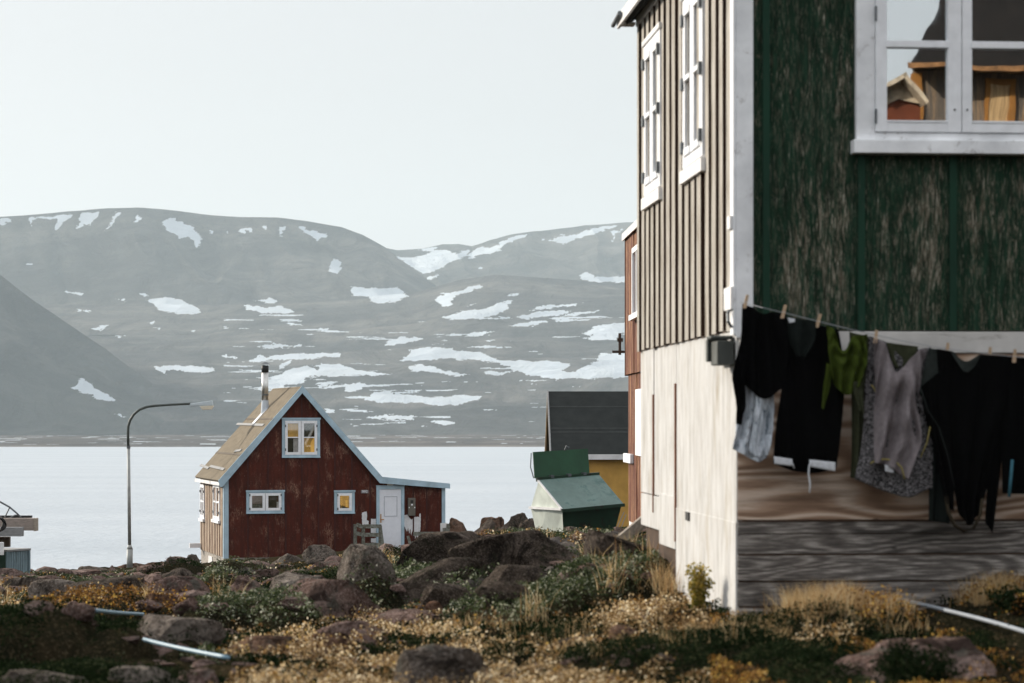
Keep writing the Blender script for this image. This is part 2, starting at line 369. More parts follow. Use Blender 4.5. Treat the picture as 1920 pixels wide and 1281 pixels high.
RM = {'grey': rock_mat('grey_rock', (.185,.148,.122), (.06,.046,.037), (.46,.40,.35)),
      'pink': rock_mat('pinkish_rock', (.24,.155,.13), (.09,.055,.045), (.48,.37,.33)),
      'brown': rock_mat('brown_rock', (.20,.11,.07), (.06,.035,.025), (.38,.25,.19)),
      'dark': rock_mat('dark_rock', (.095,.074,.058), (.025,.019,.015), (.27,.215,.18), 1)}
# ground
def ground_mat():
    k = N('tundra_soil'); c = k.co(); a = k.noise(c, .9, 8, .7); b = k.noise(c, 7, 8, .75); d = k.noise(c, 40, 4, .7)
    col = k.ramp(a, [(.3, (.008,.009,.005)), (.48, (.016,.017,.010)), (.6, (.040,.030,.017)), (.75, (.07,.06,.05))])
    col = k.mix(k.ramp(b, [(.4, .8), (.6, 0.0)]), col, (.02,.018,.010))
    col = k.mix(k.ramp(d, [(.52, 0.0), (.7, .5)]), col, (.22,.17,.10))
    rk = k.ramp(k.noise(c, 3, 8, .75), [(.34, (.028,.025,.022)), (.5, (.085,.075,.068)), (.62, (.17,.15,.14)), (.74, (.27,.25,.23))])
    rm_ = k.math('ADD', k.attr('rock'), k.math('MULTIPLY', k.math('SUBTRACT', b, .5), 1.2)); col = k.mix(k.ramp(rm_, [(.35, 0.0), (.5, 1.0)]), col, rk)
    k.bsdf(col, .95, k.bump(k.math('ADD', b, k.math('MULTIPLY', d, .4)), 1.0, .10), 0, 0.0); return k.m
GM = ground_mat()
def leaf_mat(name, stops, transl=.35, rough=.5, spec=.12):
    k = N(name); col = k.ramp(k.attr('tint'), stops)
    p = k.n('ShaderNodeBsdfPrincipled'); k.set(p.inputs['Base Color'], col); p.inputs['Roughness'].default_value = rough; p.inputs['Specular IOR Level'].default_value = spec
    t = k.n('ShaderNodeBsdfTranslucent'); k.set(t.inputs[0], col); m = k.n('ShaderNodeMixShader'); m.inputs[0].default_value = transl
    k.t.links.new(p.outputs[0], m.inputs[1]); k.t.links.new(t.outputs[0], m.inputs[2]); k.t.links.new(m.outputs[0], k.out.inputs[0]); return k.m
LM = {'green': leaf_mat('dwarf_willow_leaf', [(0, (.012,.022,.006)), (.5, (.045,.062,.022)), (.8, (.12,.14,.07)), (1, (.40,.40,.30))], .3),
      'dark': leaf_mat('crowberry_leaf', [(0, (.004,.008,.003)), (.7, (.013,.022,.009)), (1, (.055,.062,.030))], .2, .6, 0.0),
      'tan': leaf_mat('straw_seed_head', [(0, (.07,.036,.012)), (.45, (.24,.15,.065)), (.75, (.62,.46,.25)), (1, (.92,.80,.58))], .5),
      'orange': leaf_mat('autumn_leaf', [(0, (.05,.025,.008)), (.4, (.14,.065,.016)), (.75, (.34,.17,.035)), (1, (.60,.40,.10))], .35),
      'grass': leaf_mat('dry_grass', [(0, (.25,.13,.05)), (.5, (.45,.32,.16)), (1, (.62,.52,.33))], .4)}

# ------------------------------------------------------------------ ground
PXC = np.array([-1500, 0, 250, 500, 750, 950, 1100, 1250, 1400, 1650, 1900, 3400.])
DR = np.array([8, 11, 14, 17, 20, 24, 28, 34, 42, 52, 64, 78, 95, 120, 170, 260.])
YT = np.array([  # photo row of the ground at each distance
 [1500]*12, [1372]*12,
 [1285,1285,1288,1292,1290,1287,1284,1280,1272,1262,1258,1258],
 [1235,1235,1238,1250,1245,1232,1224,1214,1186,1158,1150,1150],
 [1196,1196,1202,1216,1205,1178,1168,1150,1130,1112,1105,1105],
 [1166,1166,1170,1182,1160,1115,1090,1058,1050,1050,1050,1050],
 [1142,1142,1145,1152,1122,1062,1036,1015,1010,1010,1010,1010],
 [1115,1115,1118,1122,1080,1018,1004,1000,1000,1000,1000,1000],
 [1093,1093,1094,1096,1052,1008,1002,1000,1000,1000,1000,1000],
 [1083,1083,1082,1076,1040,1006,1002,1003,1003,1003,1003,1003],
 [1082,1082,1078,1056,1034,1010,1008,1008,1008,1008,1008,1008],
 [1080,1080,1074,1050,1032,1020,1015,1012,1012,1012,1012,1012],
 [1082,1082,1070,1058,1040,1024,1018,1018,1018,1018,1018,1018],
 [1110,1110,1090,1080,1060,1040,1035,1035,1035,1035,1035,1035],
 [1190]*12, [1260]*12], float)
ZT = -(YT-HY)/F*DR[:, None]
def _sm(t): return t*t*(3-2*t)
MOUND = []
def base_z(x, y):
    x = np.asarray(x, float); y = np.asarray(y, float); d = np.clip(y, 8, 259.9); dd = np.maximum(d, 8)
    px = np.clip(960+F*x/dd, PXC[0], PXC[-1]-1)
    i = np.clip(np.searchsorted(PXC, px, 'right')-1, 0, len(PXC)-2); tx = _sm((px-PXC[i])/(PXC[i+1]-PXC[i]))
    j = np.clip(np.searchsorted(DR, d, 'right')-1, 0, len(DR)-2); ty = (d-DR[j])/(DR[j+1]-DR[j])
    return (ZT[j, i]*(1-tx)+ZT[j, i+1]*tx)*(1-ty)+(ZT[j+1, i]*(1-tx)+ZT[j+1, i+1]*tx)*ty
def base_hit(px, py, lo=12.5, hi=90):
    ds = np.linspace(lo, hi, 1500); xs = (px-960)/F*ds; yy = HY-F*base_z(xs, ds)/ds
    k = np.where(yy <= py)[0]; return ds[k[0]] if len(k) else ds[np.argmin(np.abs(yy-py))]
# mounds: (centre col, foot row, half width px, height px, depth radius m, kind)
for (cx_, fy_, rx_, hp_, rd_, kd_) in [
 (40,1240,150,92,1.1,'dark'),(190,1240,110,62,1.0,'dark'),(330,1236,60,26,.8,'dark'),
 (215,1168,135,30,1.6,'orange'),(352,1140,40,20,1.0,'orange'),
 (420,1190,70,56,1.3,'green'),(530,1192,100,66,1.5,'green'),(650,1165,100,52,1.5,'green'),(760,1134,110,38,1.6,'green'),(862,1118,70,30,1.4,'green'),
 (1000,1172,110,46,1.3,'green'),(1110,1142,120,58,1.5,'green'),(1215,1112,90,56,1.6,'green'),(905,1150,60,22,1.0,'green'),
 (405,1122,42,52,1.4,'green'),(560,1122,90,24,1.5,'dark'),(448,1078,60,16,1.5,'green'),(330,1090,60,26,2.0,'dark'),
 (1330,1262,180,40,.8,'dark'),(1210,1275,110,30,.7,'dark'),(1500,1285,150,26,.7,'dark'),(1048,1224,66,26,.8,'dark'),(440,1272,60,20,.6,'dark'),
 (1470,1210,140,26,.7,'dark'),(1640,1186,110,14,.7,'orange'),(1880,1168,90,26,.7,'orange'),
 (520,1262,110,22,.5,'tan'),(650,1250,90,20,.5,'tan'),(860,1215,110,24,.7,'tan'),(1130,1215,120,24,.7,'tan'),(1230,1182,90,20,.7,'tan'),(1500,1246,100,12,.5,'tan'),(960,1268,60,22,.5,'dark'),(1370,1232,90,18,.5,'dark'),(760,1232,50,18,.5,'dark')]:
    D_ = base_hit(cx_, fy_); MOUND.append(((cx_-960)/F*(D_+rd_*.8), D_+rd_*.8, rx_/F*D_, rd_, hp_/F*D_, kd_))
def mounds(x, y):
    wx = x+.18*vn(x*1.6, y*1.4, 31)+.07*vn(x*5, y*5, 33); wy = y+.25*vn(x*1.5, y*1.2, 37)+.08*vn(x*5, y*5, 39)
    h = np.zeros(x.shape); kd = np.full(x.shape, -1)
    for q, (mx_, my_, ra, rb, hh, _) in enumerate(MOUND):
        if hh <= 0: continue
        r2 = ((wx-mx_)/ra)**2+((wy-my_)/rb)**2; v = hh*np.clip(1-r2, 0, 1)**.42*np.where(r2 < 1, 1, 0)
        m = (v > h) & (r2 < 1); h[m] = v[m]; kd[m] = q
    return h, kd
def ground_z(x, y, fine=True):
    x = np.asarray(x, float); y = np.asarray(y, float); dd = np.clip(y, 8, 260)
    z = base_z(x, y); sc = np.clip(dd/40, .25, 2.0)
    z = z+.16*sc*fbm(x*.45, y*.35, 1.3, 3)
    if fine:
        h, _ = mounds(x, y)
        z = z+h*(1+.25*fbm(x*3.1, y*3.1, 8, 3))+.10*fbm(x*1.9, y*1.5, 4.1, 4)+.03*vn(x*9, y*8)
        bed = bedrock(x, y); cr = np.abs(fbm(x*.8+y*.25, y*.9, 21, 5)); z = z+bed*(-.08-.9*cr+.20*np.floor(5*fbm(x*.6, y*.7, 5, 3))/5)
    return z
def bedrock(x, y):
    px = 960+F*x/np.maximum(y, 8); a = np.clip(1.4-np.abs((px-985)/190)**2-np.abs((y-33)/9)**2*.8+.5*fbm(x*.6, y*.5, 44, 3), 0, 1)
    b_ = np.clip((fbm(x*.35, y*.28, 51, 4)-.16)*5, 0, 1)*np.clip((y-15)/10, 0, 1)*.8*np.where((px < 1300), 1, 0)
    return np.maximum(a, b_)*np.clip((130-y)/30, 0, 1)*(y > 8)
def gz(x, y): return float(ground_z(np.array([x]), np.array([y]))[0])
ys = np.concatenate([-np.geomspace(2000, 8, 24), np.linspace(-6, 7.5, 10), np.geomspace(8, 300, 560)])
pc = np.concatenate([np.linspace(-60000, -700, 30), np.linspace(-680, 2600, 640), np.linspace(2640, 60000, 30)])
Yg, Pg = np.meshgrid(ys, pc, indexing='ij'); Xg = (Pg-960)/F*np.maximum(Yg, 8)
Xg = np.where(np.abs(Xg) > 400, np.sign(Xg)*400+(Xg-np.sign(Xg)*400)*np.clip(-Yg/300, 0, 1)*2, Xg)
Zg = ground_z(Xg, Yg); Zg = np.where(Yg < 0, Zg, Zg)
g = grid_mesh('ground', np.stack([Xg, Yg, Zg], -1), GM, {'rock': bedrock(Xg, Yg).ravel()}); tag(g, kind='structure')
def hit_fine(px, py, lo=12.2, hi=90):
    ds = np.linspace(lo, hi, 3000); xs = (px-960)/F*ds; yy = HY-F*ground_z(xs, ds)/ds
    k = np.where(yy <= py)[0]; d = ds[k[0]] if len(k) else ds[np.argmin(np.abs(yy-py))]
    return (px-960)/F*d, d, gz((px-960)/F*d, d)
def on_ground(px, py, lo=12.5, hi=90):
    ds = np.linspace(lo, hi, 1500); xs = (px-960)/F*ds; zz = ground_z(xs, ds, False); yy = HY-F*zz/ds
    k = np.where(yy <= py)[0]; d = ds[k[0]] if len(k) else ds[np.argmin(np.abs(yy-py))]
    return (px-960)/F*d, d, gz((px-960)/F*d, d)

# ------------------------------------------------------------------ water
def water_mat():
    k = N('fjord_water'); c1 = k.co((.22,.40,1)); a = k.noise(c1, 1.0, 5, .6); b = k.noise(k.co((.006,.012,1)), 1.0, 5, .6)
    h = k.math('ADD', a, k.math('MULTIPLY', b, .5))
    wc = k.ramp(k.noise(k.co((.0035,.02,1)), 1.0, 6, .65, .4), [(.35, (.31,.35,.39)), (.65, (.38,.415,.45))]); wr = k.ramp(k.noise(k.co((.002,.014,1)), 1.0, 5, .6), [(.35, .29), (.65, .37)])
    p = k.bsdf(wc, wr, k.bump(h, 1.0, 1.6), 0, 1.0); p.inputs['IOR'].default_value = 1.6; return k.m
wm = MB(); wm.add([(-9000,-3000,-25),(9000,-3000,-25),(9000,2700,-25),(-9000,2700,-25)], [(0,1,2,3)])
# the sheet starts beyond the shore so that it never cuts the land
wm = MB(); wm.add([(-9000,150,-25),(9000,150,-25),(9000,2700,-25),(-9000,2700,-25)], [(0,1,2,3)])
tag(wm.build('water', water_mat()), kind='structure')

# ------------------------------------------------------------------ far hills with snow
Z1 = (0, 360, 2.5625); Z2 = (600, 380, 2.669)
SN1 = [[(0,128),(50,128),(58,150),(30,150),(10,158),(0,150)],[(140,125),(350,105),(345,120),(305,145),(270,185),(262,170),(280,130),(200,128),(160,132),(150,165)],
[(385,100),(480,95),(460,130),(425,160),(410,150),(375,185),(370,160),(385,130)],[(560,95),(585,95),(560,130),(505,192),(530,150)],[(660,115),(685,118),(680,132),(650,150),(645,145)],
[(790,130),(830,125),(850,145),(880,140),(890,155),(935,170),(945,200),(970,215),(968,240),(945,268),(930,230),(890,215),(860,230),(850,205),(800,185),(783,160)],
[(1012,185),(1024,190),(1015,205)],[(1080,190),(1105,190),(1095,203)],[(1145,178),(1215,170),(1205,195),(1185,180),(1170,200),(1150,195)],[(1265,160),(1285,162),(1278,188),(1265,180)],
[(1335,170),(1375,160),(1375,180),(1355,185),(1348,215),(1335,195)],[(1425,170),(1455,165),(1470,185),(1520,190),(1540,200),(1568,195),(1565,225),(1545,215),(1525,240),(1500,215),(1450,190)],
[(1595,320),(1640,335),(1640,365),(1615,395),(1585,375)],[(130,345),(150,340),(160,350),(140,355)],[(312,473),(340,483),(405,490),(390,498),(320,488)],[(355,567),(400,570),(440,578),(380,578)],
[(540,507),(570,512),(608,522),(590,524)],[(655,487),(710,490),(712,500),(680,498)],[(700,522),(740,515),(780,508),(850,510),(885,525),(945,555),(975,583),(910,585),(800,580),(770,570),(745,542)],
[(1210,523),(1270,518),(1290,498),(1310,515),(1340,530),(1300,536)],[(1170,545),(1280,552),(1360,550),(1415,575),(1390,584),(1260,580),(1190,565)],[(440,650),(470,645),(525,642),(480,665),(460,668)],
[(700,628),(755,622),(740,635)],[(735,655),(775,653),(775,661)],[(1365,632),(1420,632),(1460,638),(1400,645)],[(1535,657),(1590,652),(1570,667),(1545,664)],
[(1225,742),(1310,732),(1460,738),(1440,746),(1300,750)],[(1065,785),(1150,797),(1130,803),(1080,797)],
[(730,838),(770,840),(790,832),(850,835),(1000,842),(1040,857),(990,870),(900,862),(830,855),(790,858),(810,880),(770,868)],
[(1195,810),(1250,785),(1280,795),(1360,780),(1480,778),(1640,775),(1640,790),(1480,800),(1370,808),(1300,800),(1230,822)],[(1340,850),(1350,820),(1400,812),(1385,835)],
[(1240,950),(1310,890),(1400,850),(1470,835),(1540,860),(1640,870),(1640,885),(1550,882),(1480,885),(1450,920),(1380,925),(1320,945)],
[(540,690),(600,688),(610,693),(560,696)],[(905,668),(945,666),(930,672)],
[(1500,835),(1560,828),(1640,825),(1640,845),(1560,845)],[(1500,922),(1600,910),(1617,915),(1560,932)],[(1530,940),(1620,925),(1640,925),(1560,947)],[(1550,1045),(1600,1043),(1615,1052),(1580,1058)]]
SN1L = [[(335,938),(370,930),(385,905),(400,898),(425,912),(470,950),(560,1000),(520,1006),(470,995),(440,975),(380,958)],[(540,1062),(560,1068),(620,1083),(580,1080)]]
SN2 = [[(380,268),(440,275),(510,270),(570,240),(640,235),(660,255),(740,240),(740,262),(650,300),(580,340),(520,358),(480,335),(430,305)],[(470,238),(540,225),(590,222),(570,240)],
[(740,262),(800,220),(850,225),(900,200),(960,170),(1070,155),(1000,180),(930,205),(890,240),(850,262),(800,260),(760,280)],[(530,372),(600,360),(590,375),(540,385)],[(785,325),(800,320),(815,328),(795,333)],
[(1095,180),(1135,183),(1120,190)],[(1140,190),(1200,165),(1290,165),(1325,140),(1430,120),(1500,108),(1470,125),(1330,170),(1280,180),(1220,215),(1190,198)],[(1450,140),(1500,145),(1475,160),(1465,200),(1460,165)],[(1500,130),(1530,128),(1500,145)],
[(1295,365),(1325,348),(1375,360),(1370,375),(1440,370),(1560,365),(1560,400),(1400,400),(1320,390)],[(150,420),(240,430),(330,428),(385,425),(440,465),(400,490),(320,505),(250,495),(250,475),(170,465)],
[(575,485),(600,460),(665,455),(700,440),(780,410),(815,420),(760,445),(690,465),(655,490),(665,512),(610,520)],[(595,572),(660,560),(720,545),(820,535),(900,500),(960,490),(935,520),(945,530),(890,560),(760,580),(680,588)],
[(930,465),(995,455),(985,467),(940,470)],[(715,522),(830,500),(770,515)],[(1040,540),(1110,515),(1200,512),(1330,500),(1260,518),(1100,535)],[(970,575),(1080,548),(1200,540),(1260,545),(1200,562),(1060,580),(1030,583)],
[(1180,572),(1250,555),(1390,540),(1400,548),(1290,565)],[(1155,598),(1230,582),(1300,580),(1200,600)],[(915,620),(1000,605),(1120,590),(1150,595),(1060,612),(980,618)],[(720,668),(780,652),(890,643),(830,655),(810,665),(760,672)],
[(1315,655),(1400,610),(1560,600),(1560,660),(1500,655),(1480,690),(1380,690),(1310,678),(1380,665),(1340,660)],[(370,682),(430,672),(520,682),(460,695),(400,708),(320,713)],
[(395,785),(450,765),(450,740),(510,725),(600,720),(700,745),(800,745),(850,770),(920,795),(1000,785),(1080,800),(1130,790),(1220,800),(1255,820),(1200,840),(1250,850),(1380,800),(1400,760),(1560,740),(1560,870),(1400,880),(1150,885),(1100,870),(1030,860),(1000,840),(900,865),(835,862),(830,840),(920,850),(975,835),(900,805),(800,790),(700,785),(600,780),(520,790),(470,795)],
[(435,820),(500,805),(560,820),(600,840),(700,850),(750,862),(690,870),(610,855),(540,845),(470,845)],[(220,988),(270,955),(390,935),(350,955),(420,960),(560,975),(700,965),(830,970),(790,985),(680,1010),(580,1018),(480,1000),(300,998)],
[(235,1075),(300,1062),(470,1068),(478,1085),(400,1088),(300,1082)],[(550,1098),(600,1090),(660,1093),(680,1108),(620,1112)],[(130,1168),(200,1163),(350,1170),(378,1180),(330,1184),(220,1172)],[(785,1193),(900,1180),(1000,1180),(1060,1200),(1000,1208),(860,1200)],
[(0,815),(100,808),(190,840),(290,850),(385,860),(230,868),(0,855)],[(0,905),(75,898),(60,910),(0,920)],[(0,930),(110,908),(200,905),(230,910),(200,935),(160,948),(125,945),(130,925),(0,932)],[(0,755),(60,755),(110,762),(20,770),(0,770)],
[(0,630),(50,627),(30,640),(0,640)],[(1040,908),(1085,908),(1060,915)],[(20,1035),(80,1040),(70,1050),(20,1050)]]
def conv(ps, z): return [[(z[0]+a/z[2], z[1]+b/z[2]) for a, b in p] for p in ps]
SNOW = conv(SN1, Z1)+conv(SN2, Z2); SNOWL = conv(SN1L, Z1)
def snow_mask(px, py, polys):
    px = px+3.2*vn(px*.10, py*.25, 2)+2.6*vn(px*.3, py*.6, 5)+1.6*vn(px*.8, py*1.3, 25); py = py+1.8*vn(px*.09, py*.3, 9)+1.5*vn(px*.28, py*.7, 7)+.9*vn(px*.7, py*1.2, 17)
    m = np.zeros(px.shape, bool)
    for p in polys:
        a = np.array(p); bb = (px > a[:,0].min()-1) & (px < a[:,0].max()+1) & (py > a[:,1].min()-1) & (py < a[:,1].max()+1)
        if not bb.any(): continue
        x = px[bb]; y = py[bb]; c = np.zeros(x.shape, bool); n = len(a)
        for i in range(n):
            x0, y0 = a[i]; x1, y1 = a[(i+1) % n]
            if y0 == y1: continue
            c ^= ((y0 > y) != (y1 > y)) & (x < (x1-x0)*(y-y0)/(y1-y0)+x0)
        m[bb] |= c
    return m.astype(float)
def snow3(px, py, polys): return (snow_mask(px, py, polys)+snow_mask(px+2.2*vn(px*.5, py, 71), py+1.3*vn(px*.4, py, 72), polys)+snow_mask(px+3.0*vn(px*.9, py*1.4, 81), py+1.8*vn(px*.8, py*1.4, 82), polys))/3
def hill_mat(name, c0, c1, c2):
    k = N(name); a = k.noise(k.co((.0012,.004,.006)), 1, 8, .65, .3); b = k.noise(k.co((.011,.004,.012)), 1, 8, .75, .6)
    col = k.ramp(a, [(.36, c0), (.5, c1), (.62, c2)]); col = k.mix(k.ramp(b, [(.38, .8), (.56, 0.0)]), col, tuple(v*.4 for v in c0))
    fs = k.noise(k.co((.03,.012,.05)), 1, 6, .75)
    s_ = k.ramp(k.math('ADD', k.attr('snow'), k.math('MULTIPLY', k.math('SUBTRACT', fs, .5), 1.3)), [(.42, 0.0), (.56, 1.0)])
    col = k.mix(s_, col, (.56,.61,.66)); k.bsdf(col, .95, k.bump(k.math('ADD', a, k.math('MULTIPLY', b, .9)), .9, 40), 0, .05); return k.m
HM = hill_mat('hill_scree', (.030,.031,.031), (.065,.062,.058), (.13,.118,.105))
def hills(name, top, bot, d0, d1, rows, x0, x1, step, amp, lam, polys, mat, curve=1.0, gully=0.0, back=True, seed=0.0):
    """terrain sheet climbing from bot (row, distance d0) to the ridge top (row, distance d1)"""
    px = np.arange(x0, x1, step); t = np.linspace(0, 1, rows)[:, None]
    yt = np.interp(px, [p[0] for p in top], [p[1] for p in top])[None]
    yb = np.interp(px, [p[0] for p in bot], [p[1] for p in bot])[None]
    y = yb+(yt-yb)*t; D = d0+(d1-d0)*t**curve+0*px[None]
    X = (px[None]-960)/F*D; Z = -(y-HY)/F*D
    env = np.clip(t*8, 0, 1)*np.clip((1-t)*5+.1, 0, 1)
    Z = Z+amp*env*fbm(X/lam+seed, D/lam*1.6, seed, 6, .52)
    if gully: Z = Z-gully*env*np.abs(fbm(X/(lam*.28)+seed+t*1.2, D/(lam*1.2), seed+4, 4, .5))
    P = px[None]+0*t; Yp = HY-F*Z/D
    sn = snow3(P, Yp, polys)
    if d0 < 3460: sn = np.maximum(sn, ((fbm(P*.012, Yp*.22, 61, 4) > .40) & (Yp > 590) & (Yp < 800) & (P > 420)).astype(float)*.8)
    V = np.stack([X, D, Z], -1)
    if back:
        r = V[-1:].copy(); r2 = r.copy(); r2[..., 1] += 900; r2[..., 0] *= (r2[...,1]/r[...,1]); r2[..., 2] += -40
        r3 = r2.copy(); r3[..., 1] += 900; r3[..., 2] = -60; V = np.concatenate([V, r2, r3]); sn = np.concatenate([sn, sn[-1:]*0, sn[-1:]*0])
    o = grid_mesh(name, V, mat, {'snow': sn.ravel()}); tag(o, kind='structure'); return o
TOPB = [(-1400,470),(-600,430),(0,405),(60,400),(120,395),(200,390),(260,389),(330,393),(380,400),(450,405),(520,407),(580,413),(640,424),(680,440),(720,462),(760,492),(800,522),(830,545),(880,575),(980,600)]
hills('hills', [(500,520),(640,470),(720,463),(745,468),(790,466),(830,458),(860,457),(885,461),(920,450),(960,438),(1000,432),(1060,426),(1120,421),(1195,416),(1300,412),(1500,405),(3200,400)],
      [(500,590),(3200,570)], 6500, 7600, 190, 560, 3200, 1.9, 40, 700, SNOW, HM, .9, 90, seed=3.3)
hills('hills', TOPB, [(-1400,640),(600,625),(800,600),(980,604)], 5100, 6200, 260, -1400, 960, 1.9, 34, 900, SNOW, HM, .8, 90, seed=7.7)
hills('hills', [(-1400,575),(400,572),(640,560),(780,548),(860,525),(930,515),(1000,520),(1100,527),(1200,530),(1500,520),(3200,510)],
      [(-1400,815),(3200,815)], 3450, 5500, 430, -1400, 3200, 1.9, 34, 420, SNOW, HM, 1.15, 0, seed=12.1)
hills('hills', [(-1400,130),(-600,240),(0,513),(60,560),(130,608),(200,655),(260,700),(310,735),(360,762),(420,785),(480,799),(560,811),(640,816)],
      [(-1400,816),(640,818)], 3380, 4100, 260, -1400, 640, 1.9, 12, 420, SNOWL, hill_mat('near_hill_scree', (.032,.036,.033), (.055,.056,.05), (.09,.085,.075)), .9, 44, seed=20.4)
# shore flat
px = np.arange(-3000, 4800, 6.); t = np.linspace(0, 1, 60)[:, None]
D = 2340+(3600-2340)*t+0*px[None]+12*fbm(px[None]*.01+0*t, t*2, 3); X = (px[None]-960)/F*D
Z = -25.4+np.clip(t*20, 0, 1)*1.0+5.8*t+1.2*fbm(X/60, D/40, 2, 4)*np.clip(t*6, 0, 1)
sn = (fbm(X/45, D/12, 8, 3) > .42).astype(float)*np.clip((t > .1), 0, 1)
tag(grid_mesh('shore_flat', np.stack([X, D, Z], -1), hill_mat('shore_gravel', (.05,.042,.036), (.09,.07,.06), (.16,.13,.11)), {'snow': sn.ravel()}), kind='structure')

# ------------------------------------------------------------------ haze
hz = N('haze_air'); pv = hz.n('ShaderNodeVolumePrincipled'); pv.inputs['Color'].default_value = (.80,.93,1,1); pv.inputs['Density'].default_value = 7.0e-5
hz.t.links.new(pv.outputs[0], hz.out.inputs['Volume'])
hb = MB().box(-11000, 11000, -2500, 10500, -70, 900).build('haze', hz.m); tag(hb, kind='stuff')
hb.data.materials[0] = hz.m

def edge_shade(o, mat):
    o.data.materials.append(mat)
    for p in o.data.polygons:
        if p.normal.y < -.8 or p.normal.y > .8: p.material_index = 1  # board edges coloured darker to paint in the shade of the grooves
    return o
# ------------------------------------------------------------------ the green house
G0 = (1.69, 18.0, -1.50); GR = math.atan2(.076, .997)
G = Thing('green_house', G0, GR, 'large weathered green house with washing hanging in front, cut by the right edge', 'house')
def casing(th, nm, x0, x1, z0, z1, yl, wd, t, mat, par, bev=.004):
    m = MB(); m.box(x0, x0+wd, yl-t, yl, z0, z1).box(x1-wd, x1, yl-t, yl, z0, z1).box(x0+wd, x1-wd, yl-t, yl, z0, z0+wd).box(x0+wd, x1-wd, yl-t, yl, z1-wd, z1)
    return m.build(nm, mat, par, th.zoff if not isinstance(par, Thing) else 0, bevel=bev)
sid_z = .68
# core shell (dark inside walls), behind every cladding
MB().box(.03, 7.0, .03, 5.47, -1.9, 4.6).build('wall', MAT['side_gap'], G)
# front cladding: plywood panels and battens
xs_b = [G.Y(1437, 500, -.03)[0]+.7070*i for i in range(8)]; print('BAT0', xs_b[0])
mb = MB(); edges = [0.104]+xs_b+[7.0]
for i in range(len(edges)-1): mb.box(edges[i]+.002, edges[i+1]-.002, -.006-.003*(i % 2), .028, sid_z-.0, 4.6)
mb.build('green_cladding', MAT['green_ply'], G, bevel=.002)
wx0, wz0 = G.Y(1605, 262, -.06); wx1 = wx0+1.62; wz1 = 3.72
for i, x in enumerate(xs_b):
    zt = 4.6 if (x < wx0-.03 or x > wx1+.03) else wz0-.11
    if i == 1: x += .012; zt = wz0-.11
    MB().box(x-.027, x+.027, -.034, -.0095, sid_z-.005, zt).build('batten', MAT['green_batten'], G, bevel=.004)
# corner board
MB().box(-.03, .100, -.045, .0, sid_z-.06, 4.6).build('corner_board', MAT['white_trim'], G, bevel=.005)
MB().box(-.052, -.031, -.045, .09, sid_z-.04, 4.6).build('corner_board', MAT['white_trim'], G, bevel=.003)
# lower front: washed board, plywood sheet, greyed planks
zA = sid_z-.03; zB = G.Y(1700, 662, 0)[1]; zC = G.Y(1500, 976, 0)[1]; zD = G.Y(1500, 1000, 0)[1]
MB().box(.0, 7.0, -.030, .028, zB, zA+.02).build('washed_board', MAT['white_board'], G, bevel=.006)
MB().box(-.01, 3.0, -.012, .028, zC+.006, zB-.004).box(3.004, 7.0, -.014, .028, zC+.006, zB-.004).build('plywood_sheet', MAT['brown_ply'], G)
MB().box(-.005, 7.0, -.004, .03, -1.9, zC).build('base_backing', MAT['side_gap'], G)
m = MB(); m.box(-.01, 7.0, -.022, .028, zD, zC-.012)
zz = zD-.006
for i, h in enumerate((.16, .20, .19, .24, .25)):
    m.box(-.012, 7.0, -.014-.012*(i % 2), .028, zz-h+.014, zz); zz -= h
m.build('base_planks', MAT['grey_planks'], G, bevel=.003)
# side cladding: boards standing proud so that their near edges read as dark lines
zf = .60
y = .10; mb = MB(); k = 0; rnd = random.Random(4)
MB().box(-.0, .032, .02, 5.5, .62, 4.25).build('backing', MAT['side_gap'], G)
while y < 5.5:
    wd = .20+rnd.uniform(-.02, .02); y1 = min(y+wd, 5.52); th = .046+rnd.uniform(0, .012)
    zb = sid_z-.0+rnd.uniform(-.012, .012)
    mb.add([(-th, y, zb), (-th+.006, y+.5*wd, zb), (-th, y1, zb), (0, y1, zb), (0, y, zb),
            (-th-.004, y, 4.25), (-th, y+.5*wd, 4.25), (-th, y1, 4.25), (0, y1, 4.25), (0, y, 4.25)],
           [(0,1,6,5),(1,2,7,6),(2,3,8,7),(3,4,9,8),(4,0,5,9),(4,3,2,1,0),(5,6,7,8,9)])
    y += wd+.155+rnd.uniform(-.02, .02)
edge_shade(mb.build('side_cladding', MAT['side_boards'], G), plain('dark_sawn_edge', (.05,.026,.016), .9, .4))
# lower side: whitewashed plywood with seams
sb_y1 = 5.5
def sideZ(px, py, x=-.02): return G.X(px, py, x)
yS1, _ = sideZ(1268, 850); yS2, _ = sideZ(1226, 850); _, zSe = sideZ(1370, 985)
m = MB()
m.box(-.020, .028, .0, yS1-.02, zSe+.004, sid_z-.005)
m.box(-.017, .028, yS1+.02, yS2-.015, zSe+.10, sid_z-.006)
m.box(-.021, .028, yS2+.015, 5.5, zSe+.10, sid_z-.004)
m.box(-.026, .028, .0, yS1-.02, -1.75, zSe+.03)
m.box(-.028, .028, yS1+.02, 4.15, -1.12, zSe+.125)
m.box(-.024, .028, 4.16, 5.46, -1.0, zSe+.09)
m.build('white_plywood', MAT['white_ply'], G, bevel=.003)
rbs = plain('rust_brown_strip', (.20,.085,.05), .8, .3)
MB().box(-.036, -.002, yS1-.018, yS1+.018, -1.05, .33).build('seam_strip', rbs, G)
MB().box(-.034, -.002, yS2-.013, yS2+.013, -.85, .25).build('seam_strip', rbs, G)
hy, hz_ = sideZ(1292, 968); MB().box(-.04, -.028, hy-.09, hy+.09, hz_-.035, hz_+.035).build('vent_hole', MAT['black'], G)
